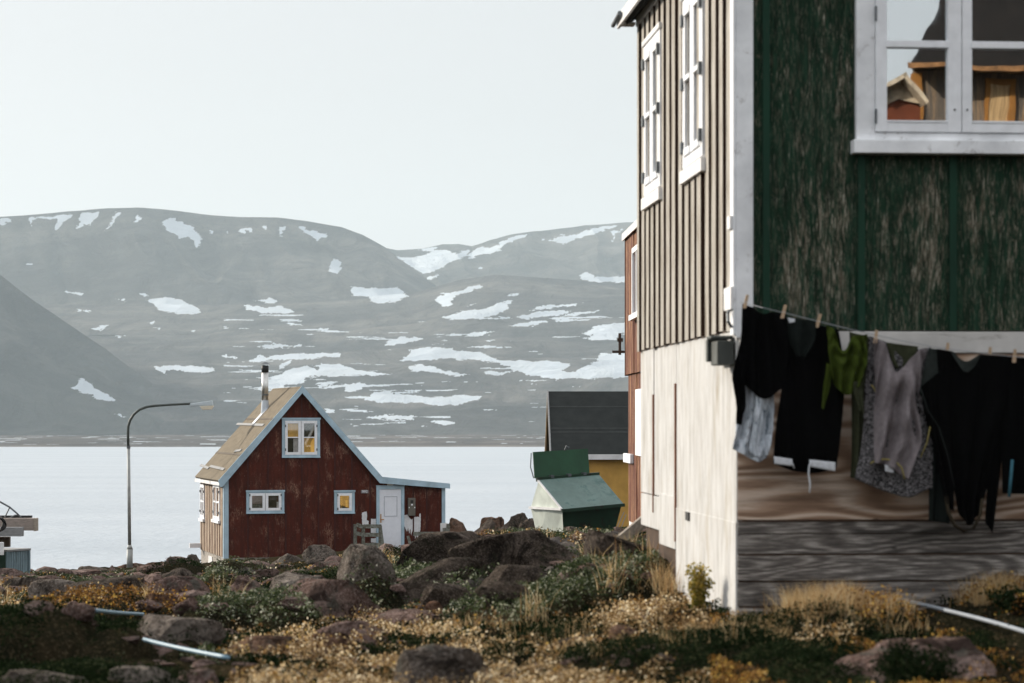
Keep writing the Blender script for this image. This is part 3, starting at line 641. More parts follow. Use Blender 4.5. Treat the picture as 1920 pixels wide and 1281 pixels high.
# vent box
vy0, vz0 = sideZ(1372, 683, -.05); vy1, vz1 = sideZ(1325, 630, -.05)
m = MB(); m.box(-.16, -.03, vy0, vy0+.30, .42, .60).box(-.135, -.03, vy0+.34, vy0+.62, .46, .585).box(-.19, -.03, vy0+.28, vy0+.36, .45, .62)
m.box(-.20, -.03, vy0+.05, vy0+.26, .615, .64)
m.build('vent_box', plain('grey_vent_box', (.055,.06,.055), .6, .25), G, bevel=.008)
MB().box(-.075, -.053, -.07, .24, .83, 1.0).build('corner_block', MAT['pale_sill'], G, bevel=.004)
MB().box(-.075, -.053, -.03, .10, 1.43, 1.53).build('corner_block', MAT['pale_sill'], G, bevel=.004)
m = MB(); m.tube([(-.06,.05,.84), (-.085,-.0,.80), (-.09,-.05,.74), (-.06,-.02,.70)], .012)
m.build('line_hook', MAT['lead'], G)
# side windows
for i, (pa, pb, zb, zt) in enumerate(((1320, 1283, 2.13, 3.54), (1240, 1210, 2.13, 3.54))):
    ya, _ = sideZ(pa, 200, -.05); yb, _ = sideZ(pb, 200, -.05)
    W = bpy.data.objects.new('window', None); COL.objects.link(W); W.parent = G.o; W.location = (0, ya, zb-G.zoff)
    hW = zt-zb; wW = yb-ya
    def pb_(nm, b, mt, bv=.003): return b.build(nm, mt, W, 0, bevel=bv)
    m = MB(); m.box(-.066, .0, .0, .08, 0, hW).box(-.066, .0, wW-.08, wW, 0, hW).box(-.066, .0, .08, wW-.08, 0, .08).box(-.066, .0, .08, wW-.08, hW-.08, hW); pb_('frame', m, MAT['white_frame'])
    mid = wW/2
    m = MB(); m.box(-.072, -.02, mid-.05, mid+.05, .09, hW-.09)
    for a0, a1 in ((.09, mid-.05), (mid+.05, wW-.09)):
        m.box(-.069, -.02, a0, a0+.05, .09, hW-.09).box(-.069, -.02, a1-.05, a1, .09, hW-.09)
        m.box(-.080, -.02, a0+.05, a1-.05, .09, .15).box(-.080, -.02, a0+.05, a1-.05, hW-.15, hW-.09).box(-.080, -.02, a0+.05, a1-.05, hW*.52-.02, hW*.52+.02)
    pb_('sash', m, MAT['white_frame'])
    pb_('glass', MB().box(-.05, -.044, .1, wW-.1, .1, hW-.1), MAT['glass_far'], 0)
    for a in (.05, wW-.05):
        for f_ in (.12, .5, .88): pb_('hinge', MB().box(-.092, -.067, a-.035, a+.035, hW*f_-.05, hW*f_+.05), MAT['lead'])
    pb_('sill', MB().box(-.085, -.0, -.05, wW+.06, -.13, -.02), MAT['pale_sill'])
    pb_('head_trim', MB().box(-.08, -.0, -.04, wW+.05, hW+.01, hW+.06), MAT['pale_sill'])
# front window
W = bpy.data.objects.new('window', None); COL.objects.link(W); W.parent = G.o; W.location = (wx0, 0, wz0-G.zoff)
hW = wz1-wz0; wW = wx1-wx0
def fw(nm, b, mt, bv=.004): return b.build(nm, mt, W, 0, bevel=bv)
m = MB(); m.box(0, .14, -.075, -.01, 0, hW).box(wW-.14, wW, -.075, -.01, 0, hW).box(.14, wW-.14, -.072, -.01, .0, .055).box(.14, wW-.14, -.072, -.01, hW-.1, hW)
fw('frame', m, MAT['white_trim'])
mid = G.Y(1802, 150, -.07)[0]-wx0
zmul = G.Y(1715, 82, -.09)[1]-wz0
def sash(a0, a1):
    m = MB(); z0, z1 = .058, hW-.103
    l = .085; r = .105
    if a0 > .3: l, r = .075, .085
    m.box(a0, a0+l, -.095, -.03, z0, z1).box(a1-r, a1, -.095, -.03, z0, z1)
    m.box(a0+l, a1-r, -.094, -.03, z0, z0+.075).box(a0+l, a1-r, -.094, -.03, z1-.075, z1).box(a0+l-.01, a1-r+.01, -.105, -.03, zmul-.03, zmul+.022)
    m.box(a0+l, a1-r, -.101, -.09, z0+.070, z0+.085)
    fw('sash', m, MAT['white_frame'])
    for za, zb_ in ((z0+.07, zmul-.03), (zmul+.02, z1-.07)): fw('glass', MB().box(a0+l-.002, a1-r+.002, -.062, -.056, za, zb_), MAT['glass_near'], 0)
    return l, r
sash(.142, mid-.003); sash(mid+.003, wW-.142)
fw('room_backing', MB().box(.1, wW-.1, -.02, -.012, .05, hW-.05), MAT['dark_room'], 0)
for a in (.142, wW-.142):
    for zq in (.17, hW-.2, zmul+.22): fw('hinge', MB().tube([(a, -.098, zq-.055), (a, -.098, zq+.055)], .009, 8), MAT['lead'], 0)
for a in (mid-.055, mid+.04): fw('screw', MB().tube([(a, -.10, .225), (a, -.093, .225)], .008, 8), MAT['black'], 0)
fw('sill', MB().box(-.03, wW+.03, -.13, -.0, -.105, -.004), MAT['white_trim'], .006)
# eaves and roof
ez = G.X(1205, 33, -.02)[1]
m = MB(); m.slab([(-.20, -.5, ez+.05), (3.5, -.5, ez+2.6), (3.5, 5.72, ez+2.6), (-.20, 5.72, ez+.05)], .10); m.slab([(3.5, -.5, ez+2.6), (7.4, -.5, ez+.0), (7.4, 6.05, ez+.0), (3.5, 6.05, ez+2.6)], .10)
m.build('roof', MAT['felt_black'], G)
m = MB().box(-.225, -.20, -.5, 5.75, ez-.05, ez+.07); m.box(-.20, -.06, 5.60, 5.75, ez-.03, ez-.005); m.build('fascia', MAT['pale_sill'], G)
m = MB().prism([(.0, 4.6), (7.0, 4.6), (3.5, ez+2.4)], .0, .1); m.build('gable', MAT['green_ply'], G)
m = MB().box(-.062, -.04, .02, 5.56, ez-.06, ez+.05); m.build('frieze_board', MAT['pale_sill'], G)
m = MB(); m.tube([(-.25, 5.3, ez+.03), (-.25, 5.86, ez+.0)], .022, 10); m.build('gutter', MAT['lead'], G)

# ------------------------------------------------------------------ clothes line and washing
YC = -.33
def cp(px, py, yl=YC):
    x, z = G.Y(px, py, yl); return (x, yl, z)
def toW(p):   # green-house local -> world
    x, y, z = p; return (G.ox+x*G.c-y*G.s, G.oy+x*G.s+y*G.c, z)
LINE = [(1389,566),(1430,576),(1480,588),(1540,603),(1600,618),(1640,627),(1700,640),(1760,651),(1840,661),(1900,668),(2000,676),(2300,690)]
def liney(px): return float(np.interp(px, [p[0] for p in LINE], [p[1] for p in LINE]))
def washing_thing(name, label, cat, px, py, group='washing on the clothes line'):
    w_ = toW(cp(px, py)); t = Thing(name, w_, GR, label, cat, group); return t
lt = Thing('clothes_line', toW(cp(1389, 566)), GR, 'thin pale clothes line strung from the corner of the green house', 'clothes line')
pts = []
for p in LINE:
    yl = YC if p[0] > 1395 else -.10
    pts.append(toW(cp(p[0], p[1]+1, yl)))
def world_to_local(t, p):
    dx, dy = p[0]-t.ox, p[1]-t.oy; return (dx*t.c+dy*t.s, -dx*t.s+dy*t.c, p[2])
o_ = MB().tube([world_to_local(lt, p) for p in pts], .0032, 6).build('cord', MAT['line'], lt)
def sheet(th, part, left, right, top, bot, mat, y0=YC, fold=.02, nf=4, seed=0, nu=60, nv=70, swag=0.0, layer=None, thick=.006, crump=0.0, parent=None):
    """hanging cloth: left/right edges [(px,py)..] from top to bottom, top/bottom offsets by u"""
    lx = np.array(left, float); rx = np.array(right, float)
    v = np.linspace(0, 1, nv); u = np.linspace(0, 1, nu)
    def smo(a, k_=9):
        k_ = min(k_, len(a)//2*2-1)
        if k_ < 3: return a
        lin = np.linspace(a[0], a[-1], len(a)); r_ = a-lin; p_ = np.pad(r_, k_//2, mode='reflect', reflect_type='odd'); return lin+np.convolve(np.convolve(p_, np.ones(k_)/k_, 'valid'), [1], 'same')
    def along(a, vv):
        s_ = np.linspace(0, 1, len(a)); return smo(np.interp(vv, s_, a[:,0])), smo(np.interp(vv, s_, a[:,1]))
    Lx, Ly = along(lx, v); Rx, Ry = along(rx, v)
    U, V = np.meshgrid(u, v)
    PX = Lx[:,None]*(1-U)+Rx[:,None]*U; PY = Ly[:,None]*(1-U)+Ry[:,None]*U
    tp = smo(np.interp(u, [a for a, b in top], [b for a, b in top]), 7)[None]; bt = smo(np.interp(u, [a for a, b in bot], [b for a, b in bot]), 13)[None]
    PY = PY+tp*(1-V)**1.5+bt*V**2
    ph = fbm(U*1.3+seed, V*.7+seed, seed, 2)*2.2
    dep = fold*np.sin((U+ .10*np.sin(V*2.5+seed))*nf*math.pi*2+ph*2)*np.clip(V*3+.15, 0, 1)+fold*.7*fbm(U*5+seed, V*2.2, seed+2, 3)
    if swag: dep = dep+swag*np.sin((V*2.6-1.4*(2*U-1)**2)*math.pi*2.4)*np.clip(1-V*1.1, 0, 1)
    if crump: dep = dep+crump*fbm(U*4+seed, V*5, seed, 4, .6)
    PX = PX+.9*fbm(U*2, V*6+seed, seed+1, 3)*((U < .02)|(U > .98))
    vs = np.zeros((nv, nu, 3))
    o0, _ = G.ray(960, 790)
    for i in range(nv):
        for j in range(nu):
            x, z = G.Y(PX[i,j], PY[i,j], y0); vs[i,j] = (x, y0-dep[i,j], z)
    wv = vs.reshape(-1, 3)
    c, s_ = G.c, G.s; wx = G.ox+wv[:,0]*c-wv[:,1]*s_; wy = G.oy+wv[:,0]*s_+wv[:,1]*c
    dx = wx-th.ox; dy = wy-th.oy; loc = np.stack([dx*th.c+dy*th.s, -dx*th.s+dy*th.c, wv[:,2]-th.zoff], -1).reshape(nv, nu, 3)
    o = grid_mesh(part, loc, mat); o.parent = th.o if parent is None else parent
    md = o.modifiers.new('solid', 'SOLIDIFY'); md.thickness = thick; md.offset = 0
    return o
def strip(th, part, pts, r, mat, y0=YC, n=8):
    ps = [world_to_local(th, toW(cp(p[0], p[1], (p[2] if len(p) > 2 else y0)))) for p in pts]
    return MB().tube(ps, r, n).build(part, mat, th, smooth=True)
# 1 black long sleeved top
t = washing_thing('long_sleeved_shirt', 'black long-sleeved top hanging first by the house corner, its sleeve dangling left', 'top', 1420, 740)
sheet(t, 'body', [(1391,570),(1389,640),(1385,705)], [(1474,588),(1478,660),(1468,728)], [(0,0),(.28,2),(.45,22),(.6,4),(1,0)], [(0,0),(.3,24),(.6,32),(1,0)], MAT['c_black'], nf=3, seed=1)
sheet(t, 'body_back', [(1393,574),(1392,640),(1390,700)], [(1472,592),(1474,660),(1466,724)], [(0,0),(.28,2),(.45,6),(.6,4),(1,0)], [(0,0),(1,0)], MAT['c_black'], y0=YC+.04, nf=3, seed=2)
sheet(t, 'sleeve', [(1388,640),(1371,705),(1380,758),(1380,795)], [(1402,660),(1396,705),(1398,760),(1389,797)], [(0,0),(1,0)], [(0,0),(1,0)], MAT['c_black'], y0=YC-.02, nf=1, seed=3, nu=16)
# 2 bleached denim shorts
t = washing_thing('denim_shorts', 'crumpled pale blue bleached shorts hanging out below the black top', 'shorts', 1412, 866)
sheet(t, 'body', [(1384,660),(1382,770),(1375,842)], [(1450,665),(1452,770),(1436,858)], [(0,0),(1,0)], [(0,0),(.3,6),(.55,10),(.8,14),(1,0)], MAT['c_denim'], y0=YC+.07, nf=3, fold=.022, seed=5, crump=.03)
sheet(t, 'leg', [(1420,690),(1412,790),(1404,840)], [(1452,690),(1450,800),(1440,845)], [(0,0),(1,0)], [(0,6),(.5,18),(1,8)], MAT['c_denim'], y0=YC+.045, nf=1, fold=.03, seed=6, crump=.025, nu=30)
# 3 black sweatpants
t = washing_thing('sweatpants', 'black sweatpants pegged upside down with white waistband and drawstring at the bottom', 'trousers', 1510, 888)
sheet(t, 'body', [(1472,594),(1468,700),(1456,800),(1449,866)], [(1572,618),(1588,700),(1578,800),(1567,878)], [(0,0),(1,0)], [(0,2),(.3,14),(.7,14),(1,0)], MAT['c_black'], y0=YC+.02, nf=3, fold=.02, seed=8)
sheet(t, 'pocket_lining', [(1474,594),(1480,640),(1494,668)], [(1530,603),(1528,640),(1510,670)], [(0,0),(1,0)], [(0,0),(1,0)], MAT['c_char'], y0=YC-.02, nf=2, fold=.018, seed=9, nu=24, nv=30)
sheet(t, 'waistband', [(1451,856),(1452,870)], [(1485,861),(1485,874)], [(0,0),(1,0)], [(0,0),(1,0)], MAT['c_white'], y0=YC-.012, nf=0, fold=.0, seed=9, nu=12, nv=6)
sheet(t, 'waistband', [(1518,862),(1518,875)], [(1566,867),(1566,884)], [(0,0),(1,0)], [(0,0),(1,0)], MAT['c_white'], y0=YC-.012, nf=0, fold=.0, seed=9, nu=12, nv=6)
strip(t, 'drawstring', [(1521,864,YC-.03),(1517,874,YC-.03),(1516,890,YC-.03),(1519,908,YC-.03),(1518,924,YC-.03)], .006, MAT['c_white'])
strip(t, 'drawstring', [(1483,864,YC-.03),(1486,870,YC-.03),(1489,878,YC-.03)], .005, MAT['c_white'])
sheet(t, 'care_tag', [(1477,596),(1480,606)], [(1490,598),(1490,604)], [(0,0),(1,0)], [(0,0),(1,0)], MAT['c_white'], y0=YC-.03, nf=0, fold=0, nu=6, nv=6)
# 4 green top
t = washing_thing('draped_blouse', 'short olive green draped top pegged on the line between black trousers and grey vest', 'top', 1590, 740)
sheet(t, 'body', [(1551,610),(1552,660),(1560,712)], [(1626,627),(1624,680),(1612,722)], [(0,0),(.18,4),(.33,42),(.48,40),(.62,10),(1,0)], [(0,0),(.3,22),(.6,24),(1,0)], MAT['c_green'], y0=YC-.03, nf=3, fold=.028, seed=11, swag=.018)
sheet(t, 'tie', [(1550,680),(1544,720),(1541,765)], [(1562,690),(1556,725),(1544,768)], [(0,0),(1,0)], [(0,0),(1,0)], MAT['c_green'], y0=YC-.03, nf=1, seed=12, nu=10, fold=.01)
sheet(t, 'tie', [(1598,715),(1600,740),(1612,772)], [(1618,715),(1617,745),(1620,775)], [(0,0),(1,0)], [(0,0),(1,0)], MAT['c_olive'], y0=YC-.03, nf=1, seed=13, nu=10, fold=.01)
# 5 olive scarf
t = washing_thing('olive_trousers', 'dark olive trouser leg hanging behind the green top and the printed vest', 'trousers', 1615, 900)
sheet(t, 'leg', [(1592,622),(1598,760),(1597,830),(1596,896)], [(1640,634),(1636,760),(1628,830),(1622,902)], [(0,0),(1,0)], [(0,0),(1,0)], MAT['c_olive'], y0=YC+.07, nf=2, fold=.018, seed=15)
# 6 mauve vest with printed border
t = washing_thing('mauve_vest', 'mauve grey vest, inside out, edged with a black and white print and mustard piping', 'vest', 1690, 920)
sheet(t, 'printed_border', [(1630,630),(1622,740),(1618,830),(1602,898)], [(1745,651),(1738,760),(1750,830),(1749,915)], [(0,0),(.3,6),(.5,30),(.8,8),(1,0)], [(0,0),(.3,14),(.7,26),(.85,10),(1,0)], MAT['c_print'], y0=YC+.03, nf=2, fold=.016, seed=17)
sheet(t, 'body', [(1640,636),(1644,740),(1641,830),(1638,862)], [(1736,652),(1727,740),(1728,830),(1702,898)], [(0,0),(.12,0),(.22,8),(.42,58),(.6,40),(.85,8),(1,0)], [(0,6),(.35,-4),(.7,-2),(1,0)], MAT['c_mauve'], y0=YC-.04, nf=2, fold=.05, seed=18, swag=.03, nu=80, nv=90)
sheet(t, 'inner_back', [(1662,642),(1668,668),(1678,690)], [(1722,650),(1712,672),(1694,692)], [(0,0),(1,0)], [(0,0),(1,0)], MAT['c_olive'], y0=YC+.02, nf=1, fold=.01, seed=19, nu=20, nv=20)
strip(t, 'piping', [(1632,869,YC-.045),(1645,862,YC-.045),(1662,861,YC-.045),(1680,866,YC-.045),(1691,878,YC-.045),(1696,898,YC-.045)], .006, MAT['c_pipe'])
strip(t, 'piping', [(1744,800,YC-.03),(1738,830,YC-.03),(1726,858,YC-.03)], .004, MAT['c_pipe'])
strip(t, 'piping', [(1634,722,YC-.03),(1639,728,YC-.03),(1641,735,YC-.03)], .004, MAT['c_pipe'])
sheet(t, 'care_tag', [(1659,872),(1660,884)], [(1677,874),(1675,887)], [(0,0),(1,0)], [(0,0),(1,0)], MAT['c_white'], y0=YC-.05, nf=0, fold=0, nu=6, nv=6)
# 7 slate t-shirt
t = washing_thing('slate_shirt', 'dark slate short-sleeved shirt mostly behind the large black sweater', 'shirt', 1740, 980)
sheet(t, 'sleeve', [(1742,653),(1732,690),(1722,740)], [(1775,657),(1772,700),(1760,744)], [(0,0),(1,0)], [(0,0),(1,0)], MAT['c_grey'], y0=YC+.01, nf=1, fold=.012, seed=21, nu=20, nv=30)
sheet(t, 'body', [(1742,700),(1748,800),(1742,900),(1742,976)], [(1800,700),(1800,800),(1790,900),(1780,982)], [(0,0),(1,0)], [(0,0),(1,0)], MAT['c_char'], y0=YC+.05, nf=2, fold=.015, seed=22)
# 8 big black sweater
t = washing_thing('black_sweater', 'large black sweater hung by its hem, collar hanging lowest at the bottom', 'sweater', 1805, 1000)
sheet(t, 'body', [(1757,654),(1762,730),(1776,830),(1786,910),(1796,960)], [(1888,668),(1884,760),(1866,840),(1848,920),(1838,960)], [(0,0),(.25,2),(.35,20),(.45,34),(.58,2),(1,0)], [(0,0),(.5,28),(1,0)], MAT['c_black'], y0=YC-.01, nf=3, fold=.022, seed=24, nu=80, nv=90)
sheet(t, 'sleeve', [(1727,725),(1734,775),(1752,840),(1772,940)], [(1770,690),(1780,790),(1786,870),(1788,960)], [(0,0),(1,0)], [(0,0),(1,0)], MAT['c_black'], y0=YC-.03, nf=1, fold=.014, seed=25, nu=24)
sheet(t, 'sleeve', [(1860,760),(1856,850),(1850,920),(1846,980)], [(1888,760),(1880,850),(1870,930),(1862,1000)], [(0,0),(1,0)], [(0,0),(1,0)], MAT['c_black'], y0=YC+.03, nf=1, fold=.014, seed=26, nu=24)
sheet(t, 'hem_lining', [(1783,658),(1790,676),(1806,697)], [(1838,664),(1832,684),(1815,699)], [(0,0),(.5,20),(1,0)], [(0,0),(1,0)], MAT['c_grey'], y0=YC-.045, nf=0, fold=.006, seed=27, nu=20, nv=16)
strip(t, 'collar', [(1774,930),(1778,960),(1790,985),(1808,997),(1826,990),(1838,965),(1842,935)], .012, cloth('brown_collar_rib', (.045,.036,.025)), y0=YC-.03)
strip(t, 'side_piping', [(1726,728),(1740,770),(1760,800),(1776,850),(1790,915)], .0035, MAT['c_grey'], y0=YC-.055)
# 9 last garment
t = washing_thing('black_jacket', 'black garment with a thin teal strip cut by the right edge of the photo', 'jacket', 1905, 930)
sheet(t, 'body', [(1882,667),(1878,760),(1878,860),(1880,925)], [(2010,680),(2012,760),(2006,860),(2000,930)], [(0,0),(1,0)], [(0,0),(1,0)], MAT['c_black'], y0=YC+.01, nf=3, fold=.02, seed=30)
strip(t, 'teal_strip', [(1898,862),(1895,900),(1892,932)], .012, MAT['c_blue'], y0=YC-.02)
# pegs
PEG = [(1398,566,8,'wooden peg at the left end of the line by the house corner'),(1469,585,9,'wooden peg between the black top and the black sweatpants'),(1534,602,10,'wooden peg on the black sweatpants left of the green top'),
       (1642,632,4,'wooden peg at the left shoulder of the mauve vest'),(1776,656,4,'wooden peg on the left side of the black sweater'),(1856,664,2,'wooden peg on the right side of the black sweater'),(1902,668,3,'wooden peg on the last black garment at the right edge')]
for (px_, py_, ln, lab) in PEG:
    t = Thing('clothes_peg', toW(cp(px_, py_+6)), GR, lab, 'clothes peg', 'wooden pegs on the clothes line')
    for s2 in (-1, 1):
        a = world_to_local(t, toW(cp(px_+ln*.45+s2*.8, py_-13, YC-.012))); b = world_to_local(t, toW(cp(px_-ln*.3+s2*1.6, py_+12, YC-.012)))
        m = MB(); m.beam(a, b, .014, .010, (1, 0, 0)); m.build('jaw', MAT['peg'], t)
    m = MB(); m.tube([world_to_local(t, toW(cp(px_-3, py_, YC-.014))), world_to_local(t, toW(cp(px_+4, py_+1, YC-.014)))], .004, 6); m.build('spring', MAT['steel'], t)

# ------------------------------------------------------------------ the red house
R0 = (-9.5, 80.0, -4.95); RR = math.radians(15.7)
R = Thing('red_house', R0, RR, 'small weathered red house with pale blue trim, tan roof and steel chimney by the water', 'house')
zs = R.Y(500, 1045, 0)[1]
apx = R.Y(565, 727, 0); el = R.Y(424, 888, 0); kn = R.Y(713, 897, 0); er = R.Y(834, 909, 0)
br_ = R.Y(834, 1000, 0)[0]; DEP = 5.3
gp = [(0, zs), (br_, zs), (br_, er[1]-.08), (kn[0], kn[1]-.10), (apx[0], apx[1]-.12), (0, el[1]-.10)]
MB().prism(gp, 0, .12).build('gable_wall', MAT['red_ply'], R)
m = MB(); x = .28
bx = [R.Y(p, 900, 0)[0] for p in (465, 503, 536, 566, 597, 628, 660, 694, 775, 800)]
def roofz(xx):
    return float(np.interp(xx, [0, apx[0], kn[0], br_], [el[1]-.12, apx[1]-.2, kn[1]-.14, er[1]-.12]))
for x in bx: MB().box(x-.022, x+.022, -.02, -.0, zs+.01, roofz(x)).build('batten', MAT['red_batten'], R)
MB().box(.0, .10, .12, DEP-.12, zs, el[1]-.08).build('side_wall', MAT['side_gap'], R)
MB().box(.02, br_-.02, DEP-.12, DEP, zs, er[1]-.3).prism([(0.02, er[1]-.3), (kn[0]+.5, er[1]-.3), (kn[0], kn[1]-.2), (apx[0], apx[1]-.2), (0.02, el[1]-.15)], DEP-.12, DEP).build('back_wall', MAT['red_batten'], R)
MB().box(br_-.12, br_, .12, DEP-.12, zs, er[1]-.12).build('end_wall', MAT['red_batten'], R)
m = MB(); yy = .14; rnd = random.Random(2)
while yy < DEP-.05:
    wdt = .22; m.box(-.055-rnd.uniform(0, .01), -.0, yy, min(yy+wdt, DEP), zs+.02, el[1]-.12); yy += .37+rnd.uniform(-.01, .01)
edge_shade(m.build('side_cladding', MAT['red_side'], R), plain('red_sawn_edge', (.09,.03,.018), .9, .4))  # shade between the boards painted on as a darker edge colour
MB().box(-.05, .115, -.045, -.001, zs-.02, el[1]-.04).box(-.052, -.033, -.045, .11, zs-.02, el[1]-.10).build('corner_board', MAT['blue_trim'], R)
MB().box(br_-.11, br_+.01, -.045, -.001, zs+.3, er[1]-.10).build('corner_board', MAT['blue_trim'], R)
MB().box(-.01, br_-.1, .03, .3, -7.2, zs-.002).box(-.01, .25, .3, DEP, -7.2, zs+.004).box(.25, br_-.1, DEP-.25, DEP, -7.2, zs-.004).build('foundation', MAT['concrete'], R)
yq, zq = R.X(394, 1062, -.02); MB().box(-.04, -.012, yq-.5, yq+.3, zq-.3, zq+.35).build('hatch', MAT['pale_sill'], R)
# roof slabs
FO = -.16; BO = DEP+.1
sl = (apx[1]-el[1])/(apx[0]-0)
A0 = (apx[0], apx[1]); E0 = (-.22, el[1]-.22*sl-.02)
m = MB(); m.slab([(E0[0], FO, E0[1]+.04), (A0[0], FO, A0[1]+.04), (A0[0], BO, A0[1]+.04), (E0[0], BO, E0[1]+.04)], .07); m.build('roof', MAT['felt_tan'], R)
rf = bpy.data.objects[-1] if False else None
m = MB(); m.slab([(A0[0], FO, A0[1]+.04), (kn[0], FO, kn[1]+.04), (kn[0], BO, kn[1]+.04), (A0[0], BO, A0[1]+.04)], .07)
m.slab([(kn[0], FO, kn[1]+.035), (br_+.12, FO, er[1]+.035), (br_+.12, BO, er[1]+.035), (kn[0], BO, kn[1]+.035)], .07); m.build('roof', MAT['felt_tan'], R)
# barge boards as prisms in the gable plane
def barge(a, b, w_):
    d = Vector((b[0]-a[0], b[1]-a[1])).normalized(); n = Vector((-d.y, d.x)); n = n if n.y > 0 else -n
    return a, b, n
bw = .165
def off(p, n, k_): return (p[0]+n.x*k_, p[1]+n.y*k_)
n1 = Vector((-(A0[1]-E0[1]), A0[0]-E0[0])).normalized(); n2 = Vector((A0[1]-kn[1], kn[0]-A0[0])).normalized(); n3 = Vector((kn[1]-er[1], br_-kn[0])).normalized()
top = .045
pk = (A0[0], A0[1]+top/n1.y); pkl = (A0[0], A0[1]-(bw-top)/n1.y)
kt = (kn[0]+.03, kn[1]+top+.01); kb = (kn[0]-.05, kn[1]-.16)
et = off(E0, n1, top); eb = (E0[0]+.03, E0[1]-.17)
m = MB(); m.prism([et, pk, pkl, (eb[0]+.08, eb[1]), eb], FO-.03, FO+.0, 'y'); m.build('barge_board', MAT['blue_trim'], R)
m = MB(); m.prism([pk, kt, kb, pkl], FO-.03, FO+.0, 'y'); m.build('barge_board', MAT['blue_trim'], R)
m = MB(); m.prism([kt, (br_+.14, er[1]+.04), (br_+.14, er[1]-.13), kb], FO-.032, FO-.002, 'y'); m.build('barge_board', MAT['blue_trim'], R)
MB().box(E0[0]-.0, E0[0]+.03, FO, BO, E0[1]-.13, E0[1]-.02).box(E0[0]+.03, -.03, FO+.02, BO, E0[1]-.13, E0[1]-.11).build('eave_board', MAT['pale_sill'], R)
n_r = Vector((-(A0[1]-E0[1]), 0, A0[0]-E0[0])).normalized(); p_r = Vector((A0[0], 0, A0[1]+.04))
def rp(px_, py_, h=0): 
    q = R.P(px_, py_, p_r+n_r*h, n_r); return q
m = MB(); dn = Vector((E0[0]-A0[0], 0, E0[1]-A0[1])).normalized()
for (pa, pb) in (((444,795),(494,797)), ((440,846),(452,844)), ((376,872),(391,878)), ((394,874),(420,880))):
    a = rp(*pa, .02); b = rp(*pb, .02); m.beam(a, b, .10, .02, dn)
m.build('roof_batten', MAT['grey_plank'], R)
m = MB(); a = rp(440, 846, .015)
for zf_ in (.36, .74): 
    q = A0[0]+(E0[0]-A0[0])*zf_; qz = A0[1]+.045+(E0[1]-A0[1])*zf_; m.slab([(q, FO+.02, qz+.012), (q+.05, FO+.02, qz+.012+.05*sl), (q+.05, BO-.02, qz+.012+.05*sl), (q, BO-.02, qz+.012)], .012)
m.build('felt_seam', plain('felt_seam_tar', (.10,.08,.06), .9, .3), R)
# chimney
cb = rp(497, 770); 
CH = bpy.data.objects.new('chimney', None); COL.objects.link(CH); CH.parent = R.o; CH.location = (cb.x, cb.y, cb.z-R.zoff-.1)
dpt = R.oy+cb.x*R.s+cb.y*R.c; ppm = F/dpt; hC = (770-682)/ppm+.1
MB().tube([(0,0,0), (0,0,.45)], .15, 16, .12).build('flashing', plain('pale_flashing', (.55,.60,.66), .5, .1), CH)
MB().tube([(0,0,.40), (0,0,hC-.28)], .115, 20).build('pipe', MAT['steel'], CH, smooth=True)
MB().tube([(0,0,hC-.30), (0,0,hC-.06)], .123, 20).build('top_band', MAT['black'], CH, smooth=True)
MB().tube([(0,0,.62), (0,0,.66)], .125, 20).build('clamp', MAT['lead'], CH)
MB().tube([(0,0,hC-.02), (0,0,hC+.05)], .19, 20, .05).build('cap', MAT['lead'], CH)
m = MB(); a = Vector((cb.x-.32, cb.y-.12, 0)); 
m.slab([(cb.x-.42, cb.y-.22, cb.z-.42*sl+.03), (cb.x+.05, cb.y-.22, cb.z+.05*sl+.03), (cb.x+.05, cb.y+.22, cb.z+.05*sl+.03), (cb.x-.42, cb.y+.22, cb.z-.42*sl+.03)], .015)
m.build('flashing_sheet', plain('pale_flashing_sheet', (.66,.68,.72), .5, .1), R)
# windows on the gable
def rwin(x0, x1, y0, y1, panes, mul, pane_refl, label=None):
    a0, z1 = R.Y(x0, y0, -.05); a1, _ = R.Y(x1, y0, -.05); z0 = z1-(y1-y0)*(R.oy+a0*R.s)/F
    Wn = bpy.data.objects.new('window', None); COL.objects.link(Wn); Wn.parent = R.o; Wn.location = (a0, 0, z0-R.zoff)
    w_, h_ = a1-a0, z1-z0; b = .09
    m = MB(); m.box(0, b, -.06, 0, 0, h_).box(w_-b, w_, -.06, 0, 0, h_).box(b, w_-b, -.06, 0, 0, b).box(b, w_-b, -.06, 0, h_-b, h_).box(-.02, w_+.02, -.085, -.061, h_-.05, h_+.01).box(-.01, w_+.01, -.08, -.061, -.01, .03)
    m.build('frame', MAT['blue_trim'], Wn)
    iw = (w_-2*b)/panes
    for i in range(panes):
        xa = b+i*iw+.008; xb = b+(i+1)*iw-.008
        s_ = .085
        m = MB(); m.box(xa, xa+s_, -.075, -.02, b, h_-b).box(xb-s_, xb, -.075, -.02, b, h_-b).box(xa+s_, xb-s_, -.075, -.02, b, b+s_).box(xa+s_, xb-s_, -.075, -.02, h_-b-s_, h_-b)
        if mul: m.box(xa+s_, xb-s_, -.072, -.02, h_*.51-.018, h_*.51+.018)
        m.build('sash', MAT['white_frame'], Wn)
        MB().box(xa+s_-.01, xb-s_+.01, -.04, -.035, b+s_-.01, h_-b-s_+.01).build('glass', MAT['glass_far'], Wn)
        for c_ in pane_refl[i]:
            MB().box(xa+s_-.01+(xb-xa-2*s_+.02)*c_[0], xa+s_-.01+(xb-xa-2*s_+.02)*c_[1], -.016, -.006, b+s_-.01+(h_-2*b-2*s_+.02)*c_[2], b+s_-.01+(h_-2*b-2*s_+.02)*c_[3]).build('curtain', MAT[c_[4]], Wn)  # coloured panels stand in for reflections and the unlit room
        for zz_ in (.2, .8): MB().box((xa-.005 if i == 0 else xb-.03), (xa+.03 if i == 0 else xb+.005), -.09, -.076, h_*zz_-.04, h_*zz_+.04).build('hinge', MAT['lead'], Wn)
